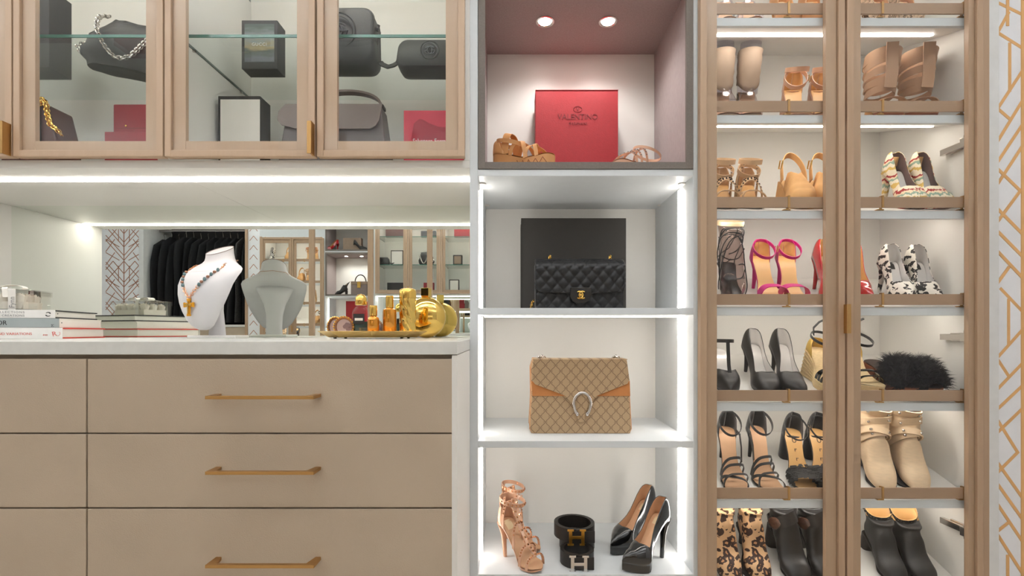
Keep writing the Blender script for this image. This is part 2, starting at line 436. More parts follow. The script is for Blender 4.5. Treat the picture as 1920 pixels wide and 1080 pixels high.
# ------------------------------------------------------------------ cabinets on the near wall
def door(root, x0, x1, z0, z1, st, rl, m, mh, d0=1.326, d1=1.348, lip=.0177, handle=None):
    """framed glass door: proud lip, inset pane, frame behind the pane, edge pull"""
    b = MB()
    b.box(x0, x0 + lip, d0, d1, z0, z1); b.box(x1 - lip, x1, d0, d1, z0, z1)
    b.box(x0 + lip, x1 - lip, d0, d1, z0, z0 + lip); b.box(x0 + lip, x1 - lip, d0, d1, z1 - lip, z1)
    dr = b.build('door', m, root, world=True, smooth=0, bevel=.0015)
    a0, a1, c0, c1 = x0 + lip, x1 - lip, z0 + lip, z1 - lip
    b = MB()
    b.box(a0, a0 + st[0] - lip, d0 + .009, d1, c0, c1); b.box(a1 - st[1] + lip, a1, d0 + .009, d1, c0, c1)
    b.box(a0 + st[0] - lip, a1 - st[1] + lip, d0 + .009, d1, c0, c0 + rl - lip); b.box(a0 + st[0] - lip, a1 - st[1] + lip, d0 + .009, d1, c1 - rl + lip, c1)
    b.build('inner_frame', m, dr, world=True, smooth=0, bevel=.001)
    bx('glass_pane', 'pane', dr, a0, a1, d0 + .004, d0 + .0075, c0, c1, bevel=0)
    if handle:
        hx, hz0, hz1 = handle
        b = MB(); b.box(hx - .0025, hx + .0025, d0 - .023, d0 + .001, hz0, hz1); b.box(hx - .009, hx + .0025, d0 - .023, d0 - .020, hz0, hz1)
        b.build('handle', 'brass', dr, world=True, smooth=0, bevel=.0006)
    return dr
ZU0 = Z_(315, DT); ZU1 = 2.39
def glass_cabinet(x0, x1, doors, label):
    r = thing('glass_cabinet', label, 'cabinet', ((x0 + x1) / 2, DT, ZU0))
    bx('bottom_panel', 'white', r, x0, x1, DT, 1.80, ZU0, ZU0 + .022)
    bx('top_panel', 'white', r, x0, x1, DT, 1.80, ZU1 - .022, ZU1)
    bx('side_panel', 'white', r, x0, x0 + .016, DT, 1.80, ZU0 + .022, ZU1 - .022)
    bx('side_panel', 'white', r, x1 - .016, x1, DT, 1.80, ZU0 + .022, ZU1 - .022)
    bx('back_panel', 'white', r, x0 + .016, x1 - .016, 1.77, 1.80, ZU0 + .022, ZU1 - .022)
    zs = Z_(68, 1.39)
    for z in (zs, zs + .36):
        b = MB(); b.box(x0 + .018, x1 - .018, 1.392, 1.765, z - .004, z + .004)
        g = b.build('glass_shelf', 'shelfglass', r, world=True, smooth=0)
        bx('polished_edge', 'shelfedge', g, x0 + .018, x1 - .018, 1.388, 1.3915, z - .004, z + .004, bevel=0)
        for xe in (x0 + .0163, x1 - .0178): bx('side_edge', 'shelfedged', g, xe, xe + .0015, 1.392, 1.765, z - .004, z + .004, bevel=0)
    for xx, s in ((x0 + .016, 1), (x1 - .016, -1)):
        for y in (1.45, 1.70):
            pins = MB(); pins.box(min(xx, xx + s * .008), max(xx, xx + s * .008), y - .003, y + .003, zs - .011, zs - .004)
            pins.build('shelf_pin', 'chrome', r, world=True, smooth=0)
    l = bx('led_strip', 'ledc', r, x0 + .002, x1 - .002, 1.440, 1.466, ZU0 - .003, ZU0 + .001, bevel=0)
    bx('led_strip', 'leds', r, x0 + .03, x1 - .03, 1.395, 1.430, ZU1 - .026, ZU1 - .021, bevel=0)  # unseen strip added at the top to brighten the cabinet interior
    for (a, b_, hs) in doors:
        h = (b_ - .003, Z_(293, 1.326), Z_(233, 1.326)) if hs else None
        door(r, a, b_, Z_(293, 1.326), 2.37, (.0177 + .0355,) * 2, .0177 + .028, 'wood', 'woodh', handle=h)
    return r
XP = X_(306, DT)
GC1 = glass_cabinet(-1.862, XP, [(-1.815, X_(21, 1.326), 1), (X_(24, 1.326), X_(305, 1.326), 0)], 'wall cabinet with glass doors above the stacked books')
GC2 = glass_cabinet(XP, -.1275, [(X_(308, 1.326), X_(590, 1.326), 1), (X_(594, 1.326), X_(871, 1.326), 0)], 'wall cabinet with glass doors beside the display tower')
SP = bx('trim_2', 'white', None, -1.862, -1.842, 1.37, 1.80, .92, ZU0)
struct(SP)
mr = thing('wall_mirror', 'wide frameless mirror behind the countertop', 'mirror', (-.98, DM, .92))
bx('mirror_glass', 'mirror', mr, -1.842, -.1275, DM, DM + .006, .9205, ZU0, bevel=0)
# drawers and worktop
CH = thing('drawer_chest', 'taupe leather fronted chest of drawers under the pale worktop', 'chest', (-.98, 1.4, 0))
bx('carcass', 'leather', CH, -1.86, -.140, 1.078, 1.80, .08, .8895, bevel=0)
bx('end_panel', 'white', CH, -.1395, -.1275, 1.055, 1.80, 0, .8895)
bx('plinth', 'white', CH, -1.86, -.140, 1.13, 1.80, 0, .08)
ys = [(673, 811.5), (814, 951.5), (954.5, 1170), (1173, 1385)]
for a, b_ in ((-1.765, X_(161, 1.056)), (X_(164, 1.056), X_(853, 1.056))):
    for (ya, yb) in ys:
        z1, z0 = Z_(ya, 1.056), Z_(yb, 1.056)
        d = bx('drawer', 'leather', CH, a, b_, 1.056, 1.077, z0, z1, bevel=.0012)
        xc = (a + b_) / 2 - (.0 if a < -1 else .006); zc = (z0 + z1) / 2 - .004
        if ya == 954.5: zc = Z_(1062, 1.02)
        elif ya == 673: zc = Z_(745.5, 1.02)
        elif ya == 814: zc = Z_(887, 1.02)
        hb = MB(); hw = .1155
        prof = [(xc - hw, 1.018), (xc + hw, 1.018), (xc + hw, 1.0565), (xc + hw - .012, 1.0565), (xc + hw - .020, 1.027), (xc - hw + .020, 1.027), (xc - hw + .012, 1.0565), (xc - hw, 1.0565)]
        hb.prism(prof, zc - .0035, zc + .0035, 'z')
        hb.build('handle', 'brass', d, world=True, smooth=0, bevel=.0006)
CT = thing('countertop', 'pale stone worktop over the taupe drawers', 'worktop', (-.98, 1.4, .891))
bx('slab', 'quartz', CT, -1.862, -.1275, DC, 1.80, Z_(665, DC), .92, bevel=.0012)
# display tower
TXL, TXR = X_(896, DT), X_(1300, DT)
TW = thing('display_tower', 'open white display tower with lit shelves between drawers and shoe cabinet', 'shelf unit', (.197, 1.5, 0))
bx('side_panel', 'white2', TW, -.1275, TXL, DT, 1.80, 0, ZU1)
bx('side_panel', 'white2', TW, TXR, .5205, DT, 1.80, 0, ZU1)
bx('back_panel', 'white', TW, TXL, TXR, DB, 1.80, .05, ZU1)
tz = {}
for k, (ya, yb) in enumerate(((317.5, 330), (577.5, 590), (827, 839.5), (1077, 1090), (1327, 1340), (1560, 1600))):
    tz[k] = Z_(ya, DT)
    bx('shelf', 'white2', TW, TXL, TXR, DT, DB, Z_(yb, DT), Z_(ya, DT))
bx('top_panel', 'white2', TW, TXL, TXR, DT, DB, ZU1 - .02, ZU1)
ztops = [Z_(330, DT), Z_(590, DT), Z_(839.5, DT), Z_(1090, DT)]
for k in range(4):
    for xa, xb in ((TXL, TXL + .007), (TXR - .008, TXR)):
        bx('led_strip', 'ledx', TW, xa, xb, 1.444, 1.456, tz[k + 1] + .001, ztops[k] - (.012 if k == 0 else .004), bevel=0)
    if k >= 1:
        bx('led_strip', 'led', TW, TXL + .012, TXR - .012, 1.444, 1.456, ztops[k] - .004, ztops[k], bevel=0)
for px in (904, 1279):
    b = MB(); b.lathe([(.012, 0), (.012, -.003), (.009, -.004)], 20, (X_(px, 1.42), 1.42, ztops[0])); b.build('puck_light', 'white', TW, world=True)
for px in (913, 1238):
    b = MB(); b.lathe([(.010, 0), (.010, -.002), (.008, -.003)], 16, (X_(px, 1.66), 1.66, ztops[0])); b.build('shelf_fastener', 'white', TW, world=True)
def niche(zb, zt):
    """linen lined box"""
    x0, x1, t = TXL + .001, TXR - .001, .0195
    b = MB(); d0 = DT - .003
    for q in ((x0, x0 + t, zb, zt), (x1 - t, x1, zb, zt), (x0 + t, x1 - t, zb, zb + t), (x0 + t, x1 - t, zt - t, zt)):
        b.box(q[0], q[1], d0, DT + .006, q[2], q[3])
    n = b.build('linen_niche', 'greyfab', TW, world=True, smooth=0, bevel=.0008)
    b = MB()
    b.box(x0, x0 + .004, DT + .006, DB, zb + t, zt - t); b.box(x1 - .004, x1, DT + .006, DB, zb + t, zt - t)
    b.box(x0, x1, DT + .006, DB, zt - t, zt); b.box(x0, x1, DT + .006, DB, zb, zb + t)
    b.build('lining', 'mauve', n, world=True, smooth=0)
    bx('back_liner', 'white', n, x0 + .004, x1 - .004, DB - .004, DB, zb + t, zt - t)
    return zt - t
NZ0 = Z_(317.2, DT); NZ1 = ZC + .989 + .0195
nc = niche(NZ0, NZ1)
bx('shelf', 'white2', TW, TXL, TXR, DT, DB, NZ1 + .0005, NZ1 + .018)
nc2 = niche(NZ1 + .0185, ZU1 - .021)
def downlight(x, y, z, label, grp):
    t = thing('downlight', label, 'downlight', (x, y, z), group=grp)
    b = MB(); b.lathe([(.028, 0), (.029, -.003), (.024, -.004), (.020, -.001), (.020, .0)], 28, (0, 0, 0), cap=(False, False)); b.build('trim_ring', 'chrome', t)
    b = MB(); b.lathe([(.0195, -.0025), (.017, -.004), (.001, -.0045)], 24, (0, 0, 0)); b.build('lens', 'lamp', t)
    l = bpy.data.lights.new('downlight_beam', 'SPOT'); l.energy = 3.8; l.color = (1, .94, .91); l.spot_size = 2.5; l.spot_blend = .8; l.shadow_soft_size = .018
    o = bpy.data.objects.new('downlight_beam', l); COL.objects.link(o); o.parent = t; o.location = (0, 0, -.012); return t
DL = [downlight(X_(1022, 1.529), 1.529, nc, 'left one of the two round downlights over the red gift box', None),
      downlight(X_(1140, 1.529), 1.529, nc, 'right one of the two round downlights over the red gift box', None)]
# shoe cabinet
DSH, TILT = 1.362, math.radians(18.9)
ZF = [Z_(y, DSH) for y in (34, 216, 395, 576, 755, 937, 1118)]; STEP = ZF[0] - ZF[1]
def zs(r, D): return (ZF[r] if r >= 0 else ZF[0] + STEP) + (D - DSH) * math.tan(TILT)
SX0, SX1 = .536, 1.303
SB = thing('shoe_cabinet', 'tall shoe cabinet with two wood framed glass doors and slanted lit shelves', 'cabinet', (.925, 1.5, 0))
bx('side_panel', 'white', SB, .521, SX0, 1.352, 1.80, 0, 2.15)
bx('side_panel', 'white', SB, SX1, 1.3325, 1.356, 1.80, 0, 2.15)
bx('edge_strip', 'woods', SB, SX1 + .002, 1.333, 1.349, 1.3555, 0, 2.15)
bx('back_panel', 'white', SB, SX0, SX1, DB, 1.80, .0, 2.15)
bx('top_panel', 'white', SB, SX0, SX1, 1.356, DB, 2.13, 2.15)
bx('bottom_panel', 'white', SB, SX0, SX1, 1.356, DB, 0, .045)
bx('filler_panel', 'white2', SB, .521, 1.3325, 1.36, 1.80, 2.15, CEIL)
ct, sn = math.cos(TILT), math.sin(TILT)
def slant(mb, x0, x1, r, s0, s1, h0, h1):
    """box on the slanted plane: s along the slope from its front edge, h above it"""
    o = Vector((0, DSH, zs(r, DSH)))
    def P(x, s, h): return (x, o.y + s * ct - h * sn, o.z + s * sn + h * ct)
    return mb.add([P(x, s, h) for h in (h0, h1) for s in (s0, s1) for x in (x0, x1)],
                  [(0, 2, 3, 1), (4, 5, 7, 6), (0, 1, 5, 4), (2, 6, 7, 3), (0, 4, 6, 2), (1, 3, 7, 5)])
for r in range(-1, 7):
    sh = slant(MB(), SX0 + .001, SX1 - .001, r, .006, .370, -.022, 0).build('shelf', 'white', SB, world=True, smooth=0, bevel=.0008)
    nb = MB(); nb.box(SX0 + .001, SX1 - .001, DSH - .002, DSH + .009, zs(r, DSH) - .0235, zs(r, DSH)); nb.build('nosing', 'white2', sh, world=True, smooth=0, bevel=.0008)
    ls = MB(); slant(ls, SX0 + .004, SX1 - .045, r, .078, .092, -.0255, -.0215); ls.build('led_strip', 'leds', sh, world=True, smooth=0)
    rb = MB(); rb.box(SX0 + .001, SX1 - .001, 1.3525, 1.3575, zs(r, DSH) + .006, zs(r, DSH) + .0365); rb.build('fence_rail', 'woodsh', sh, world=True, smooth=0, bevel=.0006)
    for px in (560, 1478, 1653.5, 1806):
        xc = .555 if px == 560 else X_(px, 1.355)
        b = MB(); z = zs(r, DSH)
        b.box(xc - .003, xc + .003, 1.3580, 1.3615, z, z + .040); b.box(xc - .003, xc + .003, 1.3505, 1.3615, z + .037, z + .040)
        b.box(xc - .003, xc + .003, 1.3506, 1.3523, z + .006, z + .040)
        b.box(xc - .010, xc + .008, 1.3575, 1.372, z, z + .0035)
        b.build('fence_clip', 'brass', sh, world=True, smooth=0)
ZDT = ZC + 1.186
door(SB, X_(1313.5, 1.325), X_(1585, 1.325), .09, ZDT, (.049, .048), .06, 'woods', 'woodsh', d0=1.325, d1=1.3475,
     handle=(X_(1585, 1.325) - .002, Z_(625, 1.325), Z_(571, 1.325)))
door(SB, X_(1589, 1.325), X_(1845, 1.325), .09, ZDT, (.043, .034), .06, 'woods', 'woodsh', d0=1.325, d1=1.3475)
for py in (278, 632, 985):
    z = Z_(py, 1.41); b = MB()
    b.box(1.284, 1.2955, 1.372, 1.452, z - .009, z + .009); b.box(1.2955, 1.3025, 1.385, 1.43, z - .012, z + .012)
    b.box(1.272, 1.300, 1.3495, 1.374, z - .013, z + .013); b.tube([(1.279, 1.362, z - .02), (1.279, 1.362, z + .02)], .0055, 8)
    b.build('hinge', 'chrome', SB, world=True, smooth=0, bevel=.001)
# ------------------------------------------------------------------ shoe construction
def sm(x): x = min(1, max(0, x)); return x * x * (3 - 2 * x)
def tab(pts, t):
    if t <= pts[0][0]: return pts[0][1]
    for (a, va), (b, vb) in zip(pts, pts[1:]):
        if t <= b: return va + (vb - va) * sm((t - a) / (b - a))
    return pts[-1][1]
TS = [0, .004, .015, .035, .065, .1, .15, .2, .27, .34, .41, .48, .54, .6, .65, .69, .73, .78, .83, .88, .92, .95, .975, .99, 1]
class Last:
    """foot-shaped form: y runs from heel (+L/2) to toe (-L/2), z is the insole height"""
    def __init__(s, L, H, P=.004, toe='point', wb=.038, wh=.027, side=1, ang=.0):
        s.L, s.H, s.P, s.toe, s.wb, s.wh, s.side, s.ang = L, H, P, toe, wb, wh, side, ang
    def w(s, t):
        b = tab([(0, s.wh), (.12, s.wh), (.42, s.wh * .84), (.70, s.wb), (1, s.wb)], t)
        if t < .11: b *= math.sqrt(max(0, 1 - (1 - t / .11) ** 2))
        t0, p, q = {'point': (.64, 1.35, 1), 'almond': (.68, 2.2, .8), 'round': (.70, 2.6, .55), 'square': (.74, 6, .7)}[s.toe]
        if t > t0: b *= max(0, 1 - ((t - t0) / (1 - t0)) ** p) ** q
        return max(b, .0006)
    def z(s, t): return s.P + .004 + (s.H - s.P) * (1 - sm((t - .10) / .60)) + .004 * sm((t - .8) / .2)
    def y(s, t): return s.L * (.5 - t)
    def x(s, t): return s.side * (.007 * sm((t - .3) / .4) - .010 * sm((t - .75) / .25)) * 1.0
    def p(s, t, u=0, h=0): return Vector((s.x(t) + s.w(t) * u, s.y(t), s.z(t) + h))
def sole_part(k, root, m, th=.005, wedge=False, name='sole', inset=.97):
    b = MB(); rings = []
    for t in TS:
        z = k.z(t) - .0015; w = k.w(t)
        if wedge: zb = 0
        else: zb = max(0, z - (th + (k.P + .0025 - th) * sm((t - .42) / .22)) if k.P > th else z - th)
        if t > .9: zb = max(zb, 0) + .003 * sm((t - .9) / .1)
        rings.append([(k.x(t) - w, k.y(t), z), (k.x(t) + w, k.y(t), z), (k.x(t) + w * inset, k.y(t), zb), (k.x(t) - w * inset, k.y(t), zb)])
    return b.loft(rings).build(name, m, root, smooth=40)
def insole_part(k, root, m, label=True, ink=None, words=None):
    b = MB(); rows = []
    for t in TS: rows.append([k.p(t, u * .95, .0010 + .0012 * abs(u)) for u in (-1, -.5, 0, .5, 1)])
    o = b.surf(rows).build('insole', m, root, smooth=60, recalc=False)
    if label:
        t0, t1 = .12, .27
        lb = MB(); lb.surf([[k.p(t, u, .0022) for u in (-.5, .5)] for t in (t0, (t0 + t1) / 2, t1)])
        l = lb.build('maker_label', label if isinstance(label, str) else 'cream', root, smooth=0, solid=.0004)
    return o
def heel_part(k, root, m, kind='stiletto', r=.005, label=None):
    b = MB(); rings = []; H = k.z(.08) - .004; n = 12
    if kind == 'stiletto':
        for q in (0, .08, .2, .38, .6, .8, 1):
            tt = tab([(0, 1), (.2, .55), (.45, .16), (1, 0)], q)
            rx = r + (k.wh * .88 - r) * tt; ry = r + (k.L * .062 - r) * tt
            cy = k.y(.065) + .004 - q * .010 * (H / .1); hh = H * (1 - q)
            rings.append([(rx * math.cos(2 * PI * j / n), cy + ry * math.sin(2 * PI * j / n), hh - (0 if q else 0)) for j in range(n)])
    else:
        for q in (0, .3, .7, 1):
            rx = k.wh * (.96 - .12 * q); ry = k.L * .115 * (1 - .18 * q)
            cy = k.y(.115) + .001
            rings.append([(rx * math.copysign(abs(math.cos(2 * PI * j / n)) ** .7, math.cos(2 * PI * j / n)),
                           cy + ry * math.copysign(abs(math.sin(2 * PI * j / n)) ** .7, math.sin(2 * PI * j / n)), H * (1 - q)) for j in range(n)])
    return b.loft(rings).build('heel', m, root, smooth=50, label=label)
HT = [(0, .057), (.1, .062), (.3, .060), (.5, .058), (.68, .050), (.85, .036), (.95, .022), (1, .009)]
def upper_part(k, root, mats, openp, tv=.66, t0=0, t1=1, ht=HT, name='upper', n=8, hs=1, solid=.0016, exp=.55, peep=None):
    """shoe upper: side walls that close into a vamp in front of the throat"""
    b = MB(); ts = sorted(set([t for t in TS if t0 <= t <= t1] + [t0, t1, tv, tv + .008, tv + .02, tv - .03]))
    ts = [t for t in ts if t0 <= t <= t1]
    for sd in (-1, 1):
        rows = []
        for t in ts:
            fo = math.radians(90 if t >= tv + .02 else (tab(openp, t) if t < tv - .03 else max(tab(openp, t), tab(openp + [], t) + (90 - tab(openp, t)) * sm((t - tv + .03) / .05))))
            h = tab(ht, t) * hs; w = k.w(t) * 1.03
            if peep and t > peep[0]: fo0 = math.radians(peep[1])
            else: fo0 = 0
            row = []
            for j in range(n + 1):
                a = fo0 * (0) + fo * j / n
                c, s_ = max(0, math.cos(a)), max(0, math.sin(a))
                xx = w * c ** exp if c > 1e-6 else 0
                row.append((k.x(t) + sd * xx, k.y(t), k.z(t) - .002 + h * s_ ** .85))
            rows.append(row)
        b.surf(rows)
    return b.build(name, mats, root, smooth=60, solid=solid)
PUMP_OPEN = [(0, 84), (.06, 82), (.2, 62), (.36, 47), (.5, 42), (.6, 46), (.66, 56)]
def strap_arch(k, ta, tb, h, m, root, width=.010, th=.0018, name='strap', n=14, edge=1.02, label=None, asym=0, studs=None):
    pts = []; wd = []
    for i in range(n + 1):
        a = PI * i / n; t = ta + (tb - ta) * i / n
        pts.append((k.x(t) - k.w(t) * edge * math.copysign(abs(math.cos(a)) ** .7, math.cos(a)), k.y(t), k.z(t) - .002 + (h + asym * math.cos(a)) * math.sin(a) ** .7))
        dz = (k.z(min(1, t + .02)) - k.z(t - .02)) / (.04 * k.L); wd.append((0, -1, dz))
    o = MB().ribbon(pts, wd, width, th).build(name, m, root, smooth=50, label=label)
    if studs: stud_row(pts[2:-2], o, studs)
    return o
def stud_row(pts, parent, m, r=.0038, every=1, up=(0, -.5, .8)):
    for p in pts[::every]:
        p = Vector(p); c = p + Vector(up).normalized() * .0015
        n = Vector(up).normalized(); u = n.orthogonal().normalized(); v = n.cross(u)
        MB().add([c + u * r, c + v * r, c - u * r, c - v * r, c + n * r * 1.1], [(0, 1, 4), (1, 2, 4), (2, 3, 4), (3, 0, 4), (3, 2, 1, 0)]).build('stud', m, parent, smooth=0)
def ankle_loop(k, root, m, h, rx=.032, ry=.044, cy=None, tilt=.0, width=.010, th=.0018, name='ankle_strap', buckle=None, n=26, lining=None):
    cy = k.y(.10) - ry + .012 if cy is None else cy
    c = (0, cy, k.H + h); pts = ring_pts(c, rx, ry, n, tilt=tilt)
    wd = [Vector((0, -math.sin(tilt), math.cos(tilt)))] * n
    o = MB().ribbon(pts, wd, width, th, closed=True).build(name, m, root, smooth=50)
    if buckle:
        p = pts[int(n * (0 if k.side > 0 else .5))]; sx = 1 if p.x > 0 else -1
        b = MB(); b.tube([p + Vector((sx * .003, y, z)) for y, z in ((-.007, -.008), (.007, -.008), (.007, .008), (-.007, .008))], .0014, 6, closed=True)
        b.build('buckle', buckle, o)
    return o
def two_rail(b, rails, n=20, e=.8, mi=0):
    rings = []
    for (ay, az, by, bz, w) in rails:
        A, B = Vector((0, ay, az)), Vector((0, by, bz)); c, u = (A + B) / 2, (A - B) / 2
        rg = []
        for j in range(n):
            q = 2 * PI * j / n; cc, ss = math.cos(q), math.sin(q)
            rg.append(c + u * math.copysign(abs(cc) ** e, cc) + Vector((w, 0, 0)) * math.copysign(abs(ss) ** e, ss))
        rings.append(rg)
    return b.loft(rings, cap=(True, False), mi=mi)
def dense(rails, m=4):
    """Catmull-Rom resample of the rail stations"""
    out = []; R = rails
    for i in range(len(R) - 1):
        p0, p1, p2, p3 = R[max(0, i - 1)], R[i], R[i + 1], R[min(len(R) - 1, i + 2)]
        for k in range(m):
            t = k / m
            out.append(tuple(.5 * (2 * b_ + (c - a) * t + (2 * a - 5 * b_ + 4 * c - d) * t * t + (3 * b_ - a - 3 * c + d) * t ** 3) for a, b_, c, d in zip(p0, p1, p2, p3)))
    out.append(tuple(R[-1])); return out
def boot_rails(k, S, top=.04, dip=0, ankle=.030, lean=.0, tw=.040, ins=1):
    L, H, P = k.L, k.H, k.P; y = k.y
    return [(-L / 2, P + .006, -L / 2, P + .002, .003), (-L / 2 + .012, P + .022, -L / 2 + .010, P, k.w(.94) + .006), (y(.82), P + .042, y(.85), P, k.w(.82)), (y(.66), P + .064 * (.4 + .6 * ins), y(.72), P + .002, k.wb),
            (y(.55), .35 * H + .085 * ins, y(.55), k.z(.55) - .004, k.wb * .90), (y(.47), .72 * H + .098 * ins, y(.32), k.z(.32) - .004, k.wb * .83), (y(.42), H + .094 * ins, L / 2 - .010, H, k.wh * 1.05),
            (y(.385), H + .104 * ins, L / 2 + .001, H + .024, k.wh * 1.08), (y(.36), H + .115 * ins, L / 2 - .006, H + .06, ankle), (y(.36) + lean * .9, H + .9 * S - dip, L / 2 - .004 + lean * .9, H + .92 * S, tw), (y(.36) + lean - .002, H + S - dip, L / 2 - .003 + lean, H + S, tw)]
def boot_upper(k, root, mats, S, dip=0, ankle=.030, tw=.040, wrinkle=0, name='upper', lean=0, cut=None, ins=1):
    r = dense(boot_rails(k, S, dip=dip, ankle=ankle, tw=tw, lean=lean, ins=ins), 4)
    if wrinkle: r = [tuple(v + (wrinkle * math.sin(i * 2.2) if j in (0, 4) and i > 6 else 0) for j, v in enumerate(q)) for i, q in enumerate(r)]
    if cut: r = r[:cut]
    b = MB(); two_rail(b, r); return b.build(name, mats, root, smooth=70, solid=.0022), r

# ---- makers: each fills a root with the parts of one shoe
def mk_pump(root, L, side, up='black', lining='silverin', H=.095, P=.002, toe='point', heel='stiletto', sole='sole', heelm=None, insole=None, label=True, hs=1, tv=.66, wb=.038, openp=None, rim=None, hr=.005):
    k = Last(L, H, P, toe, side=side, wb=wb)
    sole_part(k, root, sole if P < .008 else up)
    upper_part(k, root, [up, lining, rim or up], openp or PUMP_OPEN, tv=tv, hs=hs)
    insole_part(k, root, insole or lining, label)
    heel_part(k, root, heelm or up, heel, r=hr); return k
def mk_sandal(root, L, side, sm_='pink', ins='insoleg', H=.095, P=.003, toe='round', heel='stiletto', heelm=None, cup=True, loop=(.036,), straps=((.74, .74, .034, .026),), buckle='gold', wb=.038, label=None, lining=None, sole=None, wedge=False, lw=.009, ltilt=.45, cuph=1.0):
    k = Last(L, H, P, toe, side=side, wb=wb)
    sole_part(k, root, sole or sm_, wedge=wedge, th=.005)
    insole_part(k, root, ins, label or False)
    if not wedge: heel_part(k, root, heelm or sm_, heel)
    if cup: upper_part(k, root, [sm_, lining or ins, sm_], [(0, 84), (.08, 78), (.16, 40), (.2, 14), (.22, 4)], tv=2, t0=0, t1=.22, name='heel_cup', hs=cuph)
    for h in loop: ankle_loop(k, root, sm_, h, tilt=ltilt, width=lw, buckle=buckle)
    for (a, b_, h, w) in straps: strap_arch(k, a, b_, h, sm_, root, width=w)
    return k
def mk_boot(root, L, side, up='beige', lining='brownin', H=.07, S=.10, P=.004, toe='almond', heel='block', sole='sole', dip=0, tw=.040, ankle=.03, wrinkle=0, wb=.037, heelm=None, lean=.03, hr=.006, ins=1):
    k = Last(L, H, P, toe, side=side, wb=wb); k.rails = None
    sole_part(k, root, sole)
    o, r = boot_upper(k, root, [up, lining, lining], S, dip, ankle, tw, wrinkle, lean=lean, ins=ins); k.rails = r; k.up = o
    heel_part(k, root, heelm or sole, heel, r=hr); return k
def rail_ring(k, f, grow=.0015, n=24, e=.8, df=0):
    """points round a boot at rail station f (0 toe .. 1 top)"""
    R = k.rails; i = min(len(R) - 1.001, f * (len(R) - 1)); a, b_ = R[int(i)], R[int(i) + 1]; u_ = i - int(i)
    ay, az, by, bz, w = [p + (q - p) * u_ for p, q in zip(a, b_)]
    A, B = Vector((0, ay, az)), Vector((0, by, bz)); c, u = (A + B) / 2, (A - B) / 2; u = u.normalized() * (u.length + grow); w += grow
    out = []
    for j in range(n):
        q = 2 * PI * j / n; cc, ss = math.cos(q), math.sin(q)
        out.append(c + u * math.copysign(abs(cc) ** e, cc) + Vector((w, 0, 0)) * math.copysign(abs(ss) ** e, ss))
    return out, u.normalized()
def boot_band(k, root, m, f, width, th=.002, grow=.002, name='strap', skew=0):
    pts, u = rail_ring(k, f, grow); nrm = u.cross(Vector((1, 0, 0))).normalized()
    if skew: pts = [p + nrm * skew * (p.x / .04) for p in pts]
    return MB().ribbon(pts, [nrm] * len(pts), width, th, closed=True).build(name, m, root, smooth=50), pts, nrm

# ---- placement on the slanted shelves
def shoe(maker, name, label, row, hx, hD, tx, tD, side=1, cat='shoe', group=None, z=None, tilt=TILT, **kw):
    """heel at pixel column hx / depth hD, toe at tx / tD, on shelf row (or level z)"""
    if z is None: hx, tx = VX + (hx - VX) * .972, tx + 7
    Xh, Xt = X_(hx, hD), X_(tx, tD); ty = (hD + tD) / 2
    if z is None: zz = zs(row, ty); c = math.cos(tilt)
    else: zz, c, tilt = z, 1, 0
    dx, ds = Xt - Xh, (tD - hD) / c; L = math.hypot(dx, ds)
    r = thing(name, label, cat, ((Xh + Xt) / 2, ty, zz + .0008), math.atan2(dx, -ds), group, tilt)
    maker(r, L, side, **kw); return r
# ------------------------------------------------------------------ shoes behind the glass doors
# row 0: only the undersides show above the top rail
def mk_clear(root, L, side):
    k = mk_sandal(root, L, side, sm_='clear', ins='insole', H=.09, toe='almond', heelm='clear', cup=False, loop=(), sole='nude', straps=((.62, .80, .036, .012), (.80, .62, .036, .012), (.5, .5, .05, .01)))
shoe(mk_clear, 'strappy_sandal', 'left shoe of the clear strap sandals on the top visible shelf', 0, 1352, 1.58, 1362, 1.39, 1, group='clear strap sandals')
shoe(mk_clear, 'strappy_sandal', 'right shoe of the clear strap sandals on the top visible shelf', 0, 1395, 1.58, 1410, 1.39, -1, group='clear strap sandals')
for s, hx, tx, w in ((1, 1460, 1478, 'left'), (-1, 1515, 1530, 'right')):
    shoe(mk_pump, 'pump', w + ' shoe of the orange tan pumps on the top visible shelf', 0, hx, 1.58, tx, 1.39, s, group='orange tan pumps', up='tan', lining='insoleg', H=.09)
for s, hx, tx, w in ((1, 1630, 1668, 'left'), (-1, 1680, 1722, 'right')):
    shoe(mk_pump, 'pump', w + ' shoe of the snake print pumps on the top visible shelf', 0, hx, 1.56, tx, 1.39, s, group='snake print pumps', up='snake', lining='insole', H=.085)
